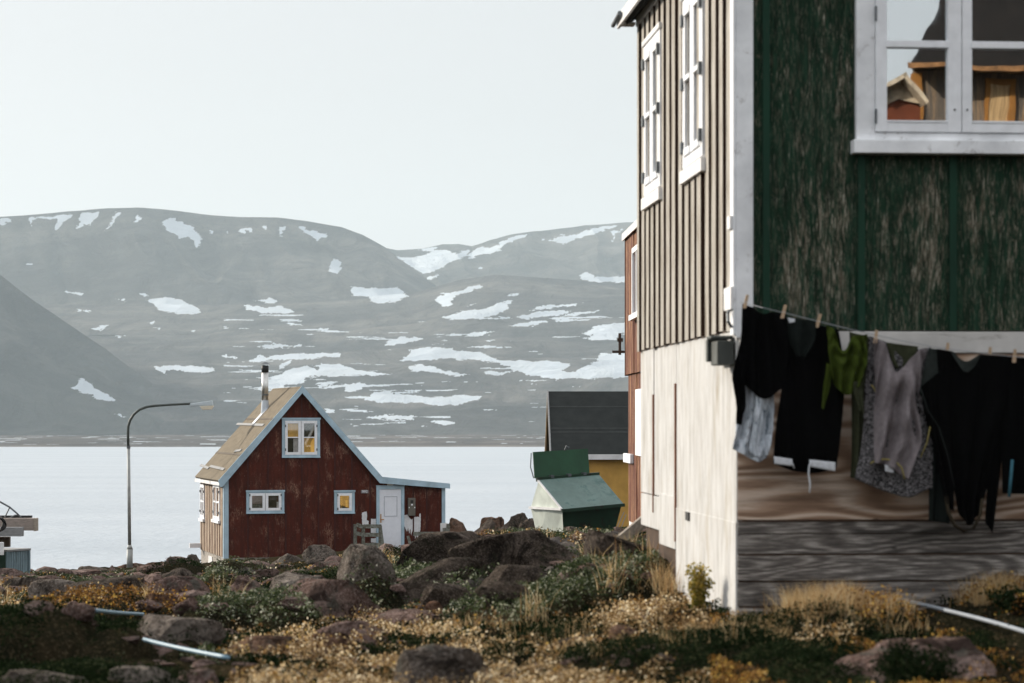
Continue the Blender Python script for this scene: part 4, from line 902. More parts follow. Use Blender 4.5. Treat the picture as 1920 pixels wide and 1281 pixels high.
rwin(529, 600, 784, 858, 2, True, [[(0,1,.5,1,'curtain_y'),(0,.55,0,.48,'dark_room'),(.55,1,0,.48,'curtain_w')], [(0,1,.52,1,'dark_room'),(0,1,0,.5,'curtain_y')]])
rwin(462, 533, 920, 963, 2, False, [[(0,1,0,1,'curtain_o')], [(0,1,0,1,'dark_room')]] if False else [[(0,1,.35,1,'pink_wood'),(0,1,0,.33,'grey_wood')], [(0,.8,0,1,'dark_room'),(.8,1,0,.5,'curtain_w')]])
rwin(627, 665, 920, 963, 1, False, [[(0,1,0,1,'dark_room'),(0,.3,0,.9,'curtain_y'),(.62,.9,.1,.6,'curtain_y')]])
# side windows
for (pn, pf) in ((415, 401), (386, 377)):
    ya, _ = R.X(pn-2, 950, -.05); yb, _ = R.X(pf, 950, -.05); z1 = R.X((pn+pf)/2, 908, -.05)[1]; z0 = z1-1.2
    if yb-ya < .5: yb = ya+.6
    m = MB(); m.box(-.09, -.03, ya, ya+.1, z0, z1).box(-.09, -.03, yb-.1, yb, z0, z1).box(-.09, -.03, ya+.1, yb-.1, z0, z0+.12).box(-.09, -.03, ya+.1, yb-.1, z1-.12, z1).box(-.085, -.03, (ya+yb)/2-.05, (ya+yb)/2+.05, z0+.12, z1-.12).box(-.08, -.03, ya+.1, yb-.1, (z0+z1)/2-.03, (z0+z1)/2+.03).box(-.14, -.03, ya-.05, yb+.05, z0-.1, z0)
    wob = m.build('window', MAT['white_frame'], R)
    MB().box(-.05, -.045, ya+.08, yb-.08, z0+.1, z1-.1).build('glass', MAT['glass_far'], wob, R.zoff*0)
    bpy.data.objects['glass' if False else bpy.context.scene.objects[-1].name] if False else None
    for yy in (ya+.05, yb-.05):
        for zz in (z0+.25, z1-.25): MB().box(-.115, -.091, yy-.05, yy+.05, zz-.04, zz+.04).build('hinge', MAT['lead'], wob, R.zoff)
# door
dx0, dz1 = R.Y(706, 912, -.05); dx1, _ = R.Y(758, 912, -.05); dz0 = R.Y(720, 1030, -.05)[1]
DO = bpy.data.objects.new('door', None); COL.objects.link(DO); DO.parent = R.o; DO.location = (dx0, 0, dz0-R.zoff)
w_, h_ = dx1-dx0, dz1-dz0
MB().box(0, .10, -.06, 0, 0, h_).box(w_-.10, w_, -.06, 0, 0, h_).box(.10, w_-.10, -.06, 0, h_-.10, h_).box(-.02, w_+.02, -.07, -.0605, h_-.0, h_+.03).build('frame', MAT['blue_trim'], DO)
MB().box(.105, w_-.105, -.035, -.002, .0, h_-.105).build('leaf', MAT['door_white'], DO)
pw0, pw1, pz0, pz1 = .26, w_-.24, h_*.52, h_*.84
m = MB(); m.box(pw0, pw0+.02, -.045, -.034, pz0, pz1).box(pw1-.02, pw1, -.045, -.034, pz0, pz1).box(pw0+.02, pw1-.02, -.045, -.034, pz0, pz0+.02).box(pw0+.02, pw1-.02, -.045, -.034, pz1-.02, pz1); m.build('panel_moulding', plain('grey_moulding', (.42,.44,.48), .6, .1), DO)
MB().tube([(.15, -.09, h_*.47), (.15, -.04, h_*.47)], .018, 8).box(.13, .17, -.046, -.036, h_*.42, h_*.56).box(.14, .25, -.095, -.08, h_*.465, h_*.48).build('handle', plain('brass_handle', (.55,.33,.16), .4, .1, metal=.7), DO)
lx, lz = R.Y(732, 908, -.1); MB().tube([(lx-.10, -.07, lz), (lx+.10, -.07, lz)], .045, 12).box(lx-.09, lx+.09, -.035, -.0, lz-.04, lz+.04).build('door_light', MAT['lamp_glass'], R, smooth=False)
# number plate
nx0, nz1 = R.Y(677, 919, -.02); nx1, nz0 = R.Y(691, 925, -.02)
pl = MB().box(nx0, nx1, -.018, -.001, nz0, nz1).build('number_plate', plain('grey_number_plate', (.20,.19,.20), .5, .05), R)
cu = bpy.data.curves.new('digits', 'FONT'); cu.body = '992'; cu.size = (nz1-nz0)*1.15; cu.align_x = 'CENTER'; cu.align_y = 'CENTER'; cu.extrude = .002
to = bpy.data.objects.new('digits_tmp', cu); COL.objects.link(to)
dg = bpy.context.evaluated_depsgraph_get(); me = bpy.data.meshes.new_from_object(to.evaluated_get(dg)); bpy.data.objects.remove(to)
me.transform(Matrix.Translation(((nx0+nx1)/2, -.0215, (nz0+nz1)/2-R.zoff)) @ Matrix.Rotation(math.radians(90), 4, 'X'))
me.materials.clear(); me.materials.append(MAT['white_frame']); dt = bpy.data.objects.new('digits', me); COL.objects.link(dt); dt.parent = pl
# meter box
mx0, mz1 = R.Y(765, 934, -.05); mx1, mz0 = R.Y(778, 967, -.05)
mbx = MB().box(mx0, mx1, -.12, -.001, mz0, mz1).build('meter_box', MAT['meter'], R, bevel=.008)
m = MB(); cxm = (mx0+mx1)/2; m.box(cxm-.05, cxm+.05, -.128, -.1205, mz1-.17, mz1-.07); m.build('dial', MAT['black'], mbx, R.zoff)
m = MB(); m.box(cxm-.03, cxm+.03, -.126, -.1205, mz1-.25, mz1-.20).box(mx0+.01, mx0+.04, -.126, -.1205, mz1-.34, mz1-.30).box(mx1-.04, mx1-.01, -.126, -.1205, mz1-.34, mz1-.30); m.build('switches', MAT['white_frame'], mbx, R.zoff)
# bare white patches round the door
def patch(poly, nm='bare_patch', y=-.006):
    pts_ = []
    rr = random.Random(len(poly)*7+int(poly[0][0]))
    for i in range(len(poly)):
        a = poly[i]; b = poly[(i+1) % len(poly)]; nseg = max(1, int(math.hypot(a[0]-b[0], a[1]-b[1])/1.5))
        for q in range(nseg):
            t_ = q/nseg; pts_.append(R.Y(a[0]+(b[0]-a[0])*t_+rr.uniform(-.35, .35), a[1]+(b[1]-a[1])*t_+rr.uniform(-.35, .35), y))
    MB().prism(pts_, y, -.0005).build(nm, MAT['white_patch'], R)
def Zp(pts_): return [(650+a/8.005, 880+b/8.005) for a, b in pts_]
patch(Zp([(230,650),(300,632),(308,700),(300,760),(330,780),(325,850),(235,850),(230,740)]))
patch(Zp([(362,745),(440,745),(442,975),(360,975)])); patch(Zp([(365,1040),(478,1030),(480,1100),(365,1100)]))
patch(Zp([(865,690),(910,685),(935,720),(970,760),(1020,715),(1085,715),(1090,760),(1080,960),(1065,1060),(1040,960),(1030,1050),(1015,940),(1000,1020),(985,900),(970,1000),(955,890),(940,980),(925,880),(905,940),(880,880),(862,850)]))
patch(Zp([(1092,665),(1112,665),(1108,900),(1090,980),(1086,820)]))
patch(Zp([(1205,1010),(1475,1010),(1475,1100),(1205,1100)]), y=-.03)
# small fittings at the far corner
yq, zq = R.X(378, 1024, -.03); MB().box(-.45, -.02, yq+.0, yq+.12, zq-.06, zq+.10).build('drain_pipe', MAT['white_frame'], R)
# porch railing left & right (free standing on the ground before the wall)
PR = Thing('porch_railing', (R.ox+kn[0]*R.c+.9*R.s-.5, R.oy+kn[0]*R.s-.9*R.c, -4.6), RR, 'grey wooden porch railing left of the white door', 'railing')
def rail(T_, posts, rails, y0):
    m = MB()
    for (px_, pa, pb_) in posts:
        x, z1 = T_.Y(px_, pa, y0); z0 = T_.Y(px_, pb_, y0)[1]; o = MB().box(x-.05, x+.05, y0-.05, y0+.05, z0-.3, z1).build('post', MAT['grey_wood'], T_)
    for (xa, ya_, xb, yb_) in rails:
        a = T_.Y(xa, ya_, y0-.07); b = T_.Y(xb, yb_, y0-.07); MB().beam((a[0], y0-.07, a[1]), (b[0], y0-.07, b[1]), .13, .035).build('rail', MAT['grey_wood'], T_)
rail(PR, [(666,983,1030),(681,985,1030),(713,986,1030)], [(668,984,681,988),(682,987,715,987),(682,1003,715,1003),(668,1000,681,1003),(682,1022,715,1022)], 0)
a = PR.Y(713, 985, -.06); b = PR.Y(719, 1030, -.06); MB().beam((a[0], -.06, a[1]), (b[0], -.06, b[1]), .09, .03, (1,0,0)).build('brace', MAT['grey_wood'], PR)
PR2 = Thing('porch_railing', (R.ox+br_*R.c+.9*R.s-1.0, R.oy+br_*R.s-.9*R.c, -4.5), RR, 'low grey wooden railing right of the white door under the meter box', 'railing')
rail(PR2, [(840,982,1030),(833,990,1030)], [(775,1001,838,1001),(772,1019,838,1019)], 0)
a = PR2.Y(765, 1005, -.06); b = PR2.Y(772, 1032, -.06); MB().beam((a[0], -.06, a[1]), (b[0], -.06, b[1]), .09, .03, (1,0,0)).build('brace', MAT['grey_wood'], PR2)
a = PR2.Y(826, 981, .02); b = PR2.Y(838, 999, .02); MB().box(a[0], b[0], .02, .05, b[1], a[1]).build('board', MAT['pale_sill'], PR2)

# ------------------------------------------------------------------ rusty brown house behind the green one
B = Thing('brown_house', (2.47, 44.2, -2.3), math.atan2(.125, 3.8), 'narrow strip of weathered rust-brown house behind the white plywood wall', 'house')
by1 = B.X(1181, 600, 0)[0]; bz = B.X(1173, 705, 0)[1]; bb = B.X(1180, 975, 0)[1]; ezb = B.X(1172, 452, -.02)[1]
MB().box(.06, 6, -2, by1, bb, ezb+.02).build('wall', MAT['side_gap'], B)
m = MB(); yy = -2
while yy < by1-.02:
    m.box(-.03-.015*((int(yy*10)) % 2), .058, yy, min(yy+.16, by1), bb, bz-.01); yy += .19
m.build('cladding', MAT['rust_wood'], B)
m = MB(); yy = -2
while yy < by1-.02:
    m.box(-.085-.015*((int(yy*10)) % 2), .058, yy, min(yy+.16, by1+.02), bz, ezb); yy += .19
m.build('cladding', MAT['rust_wood'], B)
MB().box(-.10, .05, by1+.005, by1+.05, bz-.02, ezb-.02).build('corner_board', plain('dark_red_edge', (.08,.02,.012), .8, .3), B)
MB().box(-.02, 6, -2, by1-.05, bb-1.0, bb-.004).build('foundation', MAT['pale_sill'], B)
m = MB().slab([(-.13, -2.2, ezb+.05), (3.0, -2.2, ezb+2.0), (3.0, by1+.06, ezb+2.0), (-.13, by1+.06, ezb+.05)], .08); m.slab([(3.0, -2.2, ezb+2.0), (6.2, -2.2, ezb+.05), (6.2, by1+.06, ezb+.05), (3.0, by1+.06, ezb+2.0)], .08); m.build('roof', MAT['felt_tan'], B)
MB().prism([(.07, ezb), (5.9, ezb), (3.0, ezb+1.85)], by1-.1, by1-.002).prism([(.07, ezb), (5.9, ezb), (3.0, ezb+1.85)], -1.99, -1.9).build('gable', MAT['rust_wood'], B)
MB().box(-.155, -.13, -2.2, by1+.07, ezb-.07, ezb+.07).build('fascia', MAT['pale_sill'], B)
wa, wz1_ = B.X(1197, 470, -.1); wb, _ = B.X(1190, 470, -.1); wz0_ = B.X(1200, 586, -.1)[1]
wa -= .8
wbo = MB().box(-.15, -.1, wa, wa+.12, wz0_, wz1_).box(-.15, -.1, wb, wb+.12, wz0_, wz1_).box(-.15, -.1, wa, wb+.1, wz1_, wz1_+.1).box(-.2, -.1, wa-.1, wb+.2, wz0_-.1, wz0_).box(-.14, -.1, (wa+wb)/2, (wa+wb)/2+.1, wz0_, wz1_).build('window', MAT['white_frame'], B)
MB().box(-.12, -.11, wa+.1, wb+.02, wz0_, wz1_).build('glass', MAT['glass_far'], wbo, B.zoff)
pa, pz1_ = B.X(1208, 728, -.06); pb2, _ = B.X(1192, 728, -.06); pz0_ = B.X(1200, 855, -.06)[1]
MB().box(-.07, -.048, pa, pb2, pz0_, pz1_).build('white_panel', MAT['white_frame'], B)
pa, pz1_ = B.X(1187, 852, -.06); pb2, _ = B.X(1174, 852, -.06); pz0_ = B.X(1180, 868, -.06)[1]
MB().box(-.12, -.046, pa, pb2, pz0_, pz1_).build('white_box', MAT['white_frame'], B, bevel=.01)
a = B.Y(1170, 660, by1+.1); b_ = B.Y(1148, 660, by1+.1); c_ = B.Y(1162, 625, by1+.1)
MB().beam((b_[0], by1+.08, b_[1]), (.0, by1+.08, a[1]), .05, .04).tube([(c_[0], by1+.08, a[1]-.06), (c_[0], by1+.08, c_[1])], .028, 8).box(c_[0]-.05, c_[0]+.06, by1+.04, by1+.10, c_[1]-.17, c_[1]-.10).build('iron_bracket', plain('rusty_iron', (.06,.04,.03), .8, .3), B)

# ------------------------------------------------------------------ ochre house with black roof
Yh = Thing('yellow_house', (1.17, 65.0, -3.1), math.radians(1.2), 'ochre yellow house with a steep black roof behind the dumpster', 'house')
ye = Yh.Y(1100, 852, -.1)[1]; yr = Yh.Y(1100, 734, 1.9)[1]
MB().box(0, 7, 0, 3.8, -4.0, ye).build('wall', MAT['yellow_ply'], Yh)
MB().prism([(0, ye+.002), (3.8, ye+.002), (1.9, yr-.1)], 0.0, .1, 'x').build('gable', MAT['yellow_ply'], Yh)
m = MB(); m.slab([(-.12, -.18, ye-.02), (7.2, -.18, ye-.02), (7.2, 1.9, yr), (-.12, 1.9, yr)], .07); m.build('roof', MAT['felt_black'], Yh)
m = MB(); m.slab([(-.12, 1.9, yr), (7.2, 1.9, yr), (7.2, 3.98, ye-.02), (-.12, 3.98, ye-.02)], .07); m.build('roof', MAT['felt_black'], Yh)
q0 = Vector((-.14, -.20, ye-.05)); q1 = Vector((-.14, 1.9, yr-.03)); MB().beam(q0, q1, .14, .04, (0,0,1)).beam(q1, Vector((-.14, 4.0, ye-.05)), .14, .04, (0,0,1)).build('barge_board', MAT['grey_plank'], Yh)
MB().box(-.1, 7.1, -.21, -.185, ye-.14, ye+.0).build('fascia', MAT['pale_sill'], Yh)
m = MB()
for f_ in (.26, .60, .66):
    yy = -.18+(1.9+.18)*(1-f_); zz = ye-.02+(yr-ye+.02)*(1-f_); m.slab([(-.1, yy, zz+.008), (7.1, yy, zz+.008), (7.1, yy+.04, zz+.008+.04*(yr-ye)/2.08), (-.1, yy+.04, zz+.008+.04*(yr-ye)/2.08)], .01)
m.build('felt_seam', plain('grey_felt_seam', (.035,.038,.037), .9, .2), Yh)
m = MB()
for xx in (.05, 1.38, 2.6): m.box(xx, xx+.05, -.012, -.0, -4.0, ye-.12)
m.build('batten', MAT['yellow_ply'], Yh)
cbx = Thing('cable', (2.2, 55, -2.8), 0, 'two thin pale stay cables slanting up by the brown house corner', 'cable')
for (xa, ya_, xb, yb_) in ((1150,1005,1170,960),(1160,1003,1174,965)):
    a = cbx.Y(xa, ya_, 0); b = cbx.Y(xb, yb_, 0); MB().tube([(a[0], 0, a[1]), (b[0], 0, b[1])], .010, 6).build('strand', MAT['line'], cbx)

# ------------------------------------------------------------------ dumpster
dl = math.atan2(.53, .85)
DX, DY = (1054-960)/F*52, 52.0
DM = Thing('dumpster', (DX, DY, -2.75), dl, 'dented green dumpster with one lid open, pale left end, in front of the ochre house', 'dumpster')
zb = -165/F*52; Lg = 1.56; Sh = 1.26; tl = .07
def dz(x, z): return z+tl*x*.85
bz0 = -2.75
def P3(x, y, z): return (x, y, dz(x, z))
ins = .16
ridge_y, ridge_z = .93, zb+.60
m = MB()   # front (camera side) and back, underside
m.add([P3(0,0,zb), P3(Lg,0,zb), P3(Lg-ins,ins,bz0), P3(ins,ins,bz0), P3(ins,ins-.02+.03,bz0)], [(0,1,2,3)])
m.add([P3(0,Sh,zb), P3(Lg,Sh,zb), P3(Lg-ins,Sh-.1,bz0), P3(ins,Sh-.1,bz0)], [(0,3,2,1)])
m.add([P3(ins,ins,bz0), P3(Lg-ins,ins,bz0), P3(Lg-ins,Sh-.1,bz0), P3(ins,Sh-.1,bz0)], [(0,3,2,1)])
m.add([P3(Lg,0,zb), P3(Lg,Sh,zb), P3(Lg-ins,Sh-.1,bz0), P3(Lg-ins,ins,bz0), P3(Lg,ridge_y,ridge_z)], [(0,1,2,3), (0,4,1)])
m.build('body', MAT['dump_dark'], DM)
m = MB(); m.add([P3(0,0,zb), P3(0,Sh,zb), P3(0,ridge_y,ridge_z)], [(0,1,2)])
m.add([P3(0,0,zb-.01), P3(0,Sh,zb-.01), P3(ins,Sh-.1,bz0), P3(ins+.02,.62,bz0), P3(ins,ins,bz0), P3(-.02,.62,zb-.03)], [(0,5,3,4), (5,1,2,3)])
m.build('end_panel', MAT['dump_white'], DM)
m = MB(); m.beam(P3(-.03,-.02,zb), P3(-.03,Sh,zb), .05, .05).beam(P3(-.02,-.02,zb-.0), P3(-.02,ridge_y,ridge_z), .035, .035, (1,0,0)); m.build('end_rim', MAT['pale_sill'], DM)
MB().slab([P3(-.02,-.04,zb-.01), P3(Lg+.02,-.04,zb-.01), P3(Lg+.02,ridge_y,ridge_z+.02), P3(-.02,ridge_y,ridge_z+.02)], .03).build('lid', MAT['dump_lid'], DM)
MB().beam(P3(-.03,-.05,zb-.03), P3(Lg+.03,-.05,zb-.03), .07, .05).beam(P3(-.03,ridge_y+.03,ridge_z+.02), P3(Lg+.03,ridge_y+.03,ridge_z+.02), .09, .09).build('rim', MAT['dump_dark'], DM)
MB().slab([P3(-.04,ridge_y+.1,ridge_z+.05), P3(Lg-.16,ridge_y+.1,ridge_z+.05), P3(Lg-.14,ridge_y+.20,ridge_z+.60), P3(-.02,ridge_y+.20,ridge_z+.62)], .025).build('open_lid', MAT['dump_open'], DM)
m = MB()
for q in (.35, .8, 1.2): m.box(q-.02, q+.02, ridge_y-.02, ridge_y+.06, dz(q, ridge_z)+.03, dz(q, ridge_z)+.11)
for q in (.35, .8, 1.2): MB().box(q-.04, q+.04, ridge_y-.02, ridge_y+.08, dz(q, ridge_z)+.03, dz(q, ridge_z)+.09).build('lid_hinge', MAT['lead'], DM)
MB().tube([P3(.80,ridge_y+.19,ridge_z+.60), P3(.82,ridge_y+.15,ridge_z+.70), P3(.87,ridge_y+.13,ridge_z+.66)], .018, 8).build('lid_catch', MAT['lead'], DM)
MB().tube([P3(-.07,ridge_y+.20,ridge_z+.60), P3(-.12,ridge_y+.15,ridge_z+.3), P3(-.07,ridge_y+.1,ridge_z+.05)], .012, 8).build('lid_stay', MAT['lead'], DM)

# ------------------------------------------------------------------ street lamp
SLx, SLy = (243-960)/F*84, 84.0
SLz = gz(SLx, SLy)-.1
S = Thing('street_lamp', (SLx, SLy, SLz), 0, 'grey street lamp with a curved arm standing left of the red house', 'street lamp')
def sp(px_, py_): x, z = S.Y(px_, py_, 0); return (x, 0, z)
b0 = sp(243, 1030); 
MB().tube([(0,0,S.zoff), sp(243.5, 1030)], .105, 16).build('base', MAT['galv'], S, smooth=True)
MB().tube([sp(243.5, 1030), sp(243,1022)], .105, 16, .062).tube([sp(243,1022), sp(241, 840)], .060, 16, .055).build('pole', MAT['galv'], S, smooth=True)
MB().tube([sp(241,841), sp(241,836)], .066, 16).build('collar', MAT['lead'], S)
arm = [(240.5,838),(240,815),(240.5,800),(244,788),(251,777),(262,768),(275,763),(290,761),(320,759),(357,757)]
MB().tube([sp(*p) for p in arm], .047, 14, .040).build('arm', MAT['dark_pole'], S, smooth=True)
c0 = sp(378, 759)
m = MB(); x0 = sp(356,757)[0]; x1 = sp(400,752)[0]; z = sp(378,762)[2]
vs = [(x0,-.06,z+.00),(x0,.06,z+.00),(x1,.13,z+.03),(x1,-.13,z+.03),(x0,-.05,z+.09),(x0,.05,z+.09),(x1-.03,.09,z+.20),(x1-.03,-.09,z+.20)]
m.add(vs, [(0,1,2,3),(7,6,5,4),(0,4,5,1),(1,5,6,2),(2,6,7,3),(3,7,4,0)]); m.build('housing', plain('lamp_housing', (.42,.47,.50), .5, .05), S, bevel=.02)
m = MB(); xa = sp(375,760)[0]; xb = sp(401,758)[0]
m.add([(xa,-.13,z-.0),(xb,-.13,z+.025),(xb,.13,z+.025),(xa,.13,z-.0),(xa+.09,-.09,z-.12),(xb-.08,-.09,z-.11),(xb-.08,.09,z-.11),(xa+.09,.09,z-.12)], [(3,2,1,0),(4,5,6,7),(0,1,5,4),(1,2,6,5),(2,3,7,6),(3,0,4,7)])
m.build('glass_bowl', MAT['lamp_glass'], S, bevel=.01)

# ------------------------------------------------------------------ left edge: crate, planks, sledge
LD = 60.0
def lp(th, px_, py_, yl=0): x, z = th.Y(px_, py_, yl); return (x, yl, z)
gzl = gz((20-960)/F*LD, LD)
CR = Thing('blue_crate', ((12-960)/F*LD, LD, gzl), math.radians(62), 'faded blue boarded crate at the left edge under the planks', 'crate')
zt = -(1035-HY)/F*LD; wl = 1.0
m = MB(); yy = 0.0
while yy < .86: m.box(yy, yy+.075, -.012, .02, gzl-.3, zt-.01); yy += .088
m.build('boards', MAT['blue_crate'], CR)
MB().box(-.0, .87, .02, .8, gzl-.3, zt).build('body', plain('dark_green_side', (.012,.035,.02), .8, .3), CR)
MB().box(-.02, .9, -.04, .82, zt+.002, zt+.05).build('lid', MAT['grey_plank'], CR)
MB().box(-.02, .03, -.04, -.013, gzl-.3, zt).build('corner_strip', MAT['blue_crate'], CR)
MB().box(.82, .88, -.04, -.013, gzl-.3, zt).build('corner_strip', MAT['blue_crate'], CR)
def plank(nm, x0, x1, y0, y1, dpt, mat, lab, cat, th=.35, nails=True):
    t = Thing(nm, ((x1-960)/F*dpt-.5, dpt, -(y1-HY)/F*dpt), 0, lab, cat, 'timber stacked at the left edge')
    a = t.Y(x0, y0, 0); b = t.Y(x1, y1, 0); MB().box(a[0], b[0], 0, th, b[1], a[1]).build('board', mat, t, bevel=.008)
    return t
t = plank('plank', -120, 63, 972, 995, 59.6, MAT['pink_wood'], 'long pinkish grey beam with a capped end, on the timber pile', 'beam', .25)
a = t.Y(63, 972, 0); b = t.Y(68, 996, 0); MB().box(a[0]+.003, b[0], -.02, .27, b[1], a[1]).build('end_cap', MAT['pale_wood'], t)
plank('plank', -120, 41, 989, 1006, 59.2, MAT['grey_plank'], 'shorter grey board below the pinkish beam', 'beam', .25)
plank('plank', -120, 17, 1007, 1026, 59.9, plain('brown_block', (.10,.07,.05), .9, .3), 'dark brown wooden block between grey board and crate', 'beam', .2)
plank('plank', -120, 58, 967, 971.5, 59.9, MAT['black'], 'thin black strip lying on top of the pinkish beam', 'beam', .2)
t = plank('plank', -60, 6, 1017, 1041, 58.6, MAT['pale_sill'], 'pale upright board end beside the blue crate', 'board', .1)
t = Thing('sledge_rail', ((20-960)/F*59.8, 59.8, -(970-HY)/F*59.8), 0, 'curved grey metal rail arching over the timber pile at the left edge', 'rail')
MB().tube([lp(t, -60, 915), lp(t, 0, 941), lp(t, 18, 951), lp(t, 31, 962), lp(t, 40, 971)], .022, 8).build('rail', MAT['lead'], t, smooth=True)
MB().tube([lp(t, 18, 952), lp(t, 9, 970)], .016, 8).tube([lp(t, 36, 966), lp(t, 28, 966), lp(t, 16, 973)], .014, 8).build('strut', MAT['lead'], t)
t = Thing('net_bundle', ((2-960)/F*58.8, 58.8, -(996-HY)/F*58.8), 0, 'black coil of rope net hanging over the planks at the left edge', 'net')
m = MB()
for i in range(9):
    c_ = lp(t, -2, 983); ph = i*.35; m.tube([(c_[0]+(.10+.008*i)*math.cos(a_), -.05+.05*math.sin(a_*3+ph)+.01*i, c_[2]+(.145+.004*i)*math.sin(a_)) for a_ in np.linspace(0, 2*math.pi, 24)], .013, 6)
m.build('coil', MAT['black'], t)

# ------------------------------------------------------------------ house standing off to the right, seen only mirrored in the window
VM = .118   # glass plane at local y = -.059 : mirror y -> -.118 - y
Vd = 12.0
H = Thing('log_house', toW((4.0, -Vd-1, -1.6)), GR, 'brown boarded house behind the camera, mirrored in the green house window', 'house')
def vp(px_, py_, d=Vd):   # photo pixel -> real point whose mirror image shows there
    x, z = G.Y(px_, py_, d); return world_to_local(H, toW((x, -VM-d, z)))
e0 = vp(1712, 152); e1 = vp(2150, 140); ezh = vp(1850, 134)[2]
yv = e0[1]; xL = e0[0]; 
MB().prism([(xL, yv), (xL+7, yv), (xL+8.4, yv-5), (xL+1.4, yv-5)], -1.9, ezh, 'z').build('wall', worn('stained_dark_boards', (.12,.10,.085), (.30,.20,.12), .46, (10,10,.8), 2), H)
rl = vp(1690, 132)[0]; rz = ezh
m = MB(); A_ = (rl, yv+.45, rz-.02); Bq = (rl+8, yv+.45, rz-.02); C_ = (rl+2.2, yv-2.4, rz+3.6); D_ = (rl+6.5, yv-2.4, rz+3.6); E_ = (rl+2.1, yv-5.4, rz-.02); Fq = (rl+9.6, yv-5.4, rz-.02)
m.add([A_, Bq, D_, C_, E_, Fq], [(0,1,2,3), (0,3,4), (4,3,2,5), (1,5,2), (0,4,5,1)]); m.build('roof', plain('dark_brown_roof', (.007,.005,.004), .9, .5, 2, stretch=(3,3,.6)), H)
MB().box(rl-.02, rl+8, yv+.45, yv+.48, rz-.05, rz+.02).build('fascia', plain('orange_fascia', (.24,.12,.05), .8, .6, 8), H)
orr = plain('orange_trim_wood', (.30,.13,.03), .8, .15)
MB().box(xL-.02, xL+.10, yv+.002, yv+.05, -1.9, ezh-.05).build('corner_board', orr, H)
da = vp(1843, 146); db = vp(1903, 146)
MB().box(da[0], da[0]+.06, yv+.002, yv+.05, 1.9, da[2]).box(db[0]-.06, db[0], yv+.002, yv+.05, 1.9, da[2]).box(da[0]+.06, db[0]-.06, yv+.002, yv+.05, da[2]-.06, da[2]).build('door_frame', orr, H)
MB().box(da[0]+.06, db[0]-.06, yv+.002, yv+.03, 1.9, da[2]-.06).build('door', plain('pale_pine_door', (.46,.30,.15), .7, .4, 5, stretch=(6,6,.5)), H)
H2 = Thing('white_shed', toW((3.0, -Vd+.5, -1.6)), GR, 'small red shed with a pale roof behind the camera, mirrored in the green house window', 'shed')
def vp2(px_, py_, d=Vd-1.5):
    x, z = G.Y(px_, py_, d); return world_to_local(H2, toW((x, -VM-d, z)))
pA = vp2(1640, 168); pB = vp2(1688, 142); pC = vp2(1722, 196); yv2 = pA[1]
MB().prism([(pA[0], pA[2]-.05), (pB[0], pB[2]-.05), (pC[0], pC[2]-.05), (pC[0], -1.9), (pA[0], -1.9)], yv2-2, yv2).build('wall', plain('red_shed_paint', (.13,.035,.015), .8, .2), H2)
MB().slab([(pA[0]-.1, yv2+.3, pA[2]-.04), (pB[0], yv2+.3, pB[2]), (pB[0], yv2-2.2, pB[2]), (pA[0]-.1, yv2-2.2, pA[2]-.04)], .05).slab([(pB[0], yv2+.3, pB[2]), (pC[0]+.05, yv2+.3, pC[2]), (pC[0]+.05, yv2-2.2, pC[2]), (pB[0], yv2-2.2, pB[2])], .05).prism([(pA[0]-.05, pA[2]-.28), (pA[0]-.05, pA[2]-.02), (pB[0], pB[2]), (pC[0], pC[2]), (pC[0]-.2, pC[2]+.02), (pB[0], pB[2]-.30)], yv2+.01, yv2+.05).build('roof', plain('cream_roof_boards', (.42,.34,.25), .9, .5, 8), H2)

# ------------------------------------------------------------------ rocks
def rock_mesh(seed, sx_, sy_, sz_, flat=.5, jag=.5, sub=5):
    bm = bmesh.new(); bmesh.ops.create_icosphere(bm, subdivisions=sub, radius=1.0)
    co = np.array([v.co[:] for v in bm.verts]); r = np.random.default_rng(seed)
    for k_ in range(int(9+jag*6)):           # planar facets
        n = r.normal(size=3); n /= np.linalg.norm(n); d = r.uniform(.36, .72); s_ = co@n; ex = np.maximum(s_-d, 0); co = co-ex[:,None]*n*(.80+.17*jag)
    if flat: ex = np.maximum(co[:,2]-(1-flat*.5), 0); co[:,2] -= ex*.7
    nz = fbm(co[:,0]*1.5+seed, co[:,1]*1.5, co[:,2]*1.5+seed, 4, .55); nz2 = fbm(co[:,0]*6+seed, co[:,1]*6, co[:,2]*9, 4, .6)
    co = co/np.abs(co).max(0)*(1+.12*nz+.05*nz2-.13*np.clip(.28-np.abs(fbm(co[:,0]*2.1+seed, co[:,1]*2.1, co[:,2]*2.6, 4, .5))*2.2, 0, 1))[:,None]*np.array([sx_, sy_, sz_])
    co[:,2] += co[:,0]*r.uniform(-.16, .16)*sz_/max(sx_, .01)
    for v, c in zip(bm.verts, co): v.co = c
    me = bpy.data.meshes.new('rock'); bm.to_mesh(me); bm.free(); me.shade_smooth(); return me
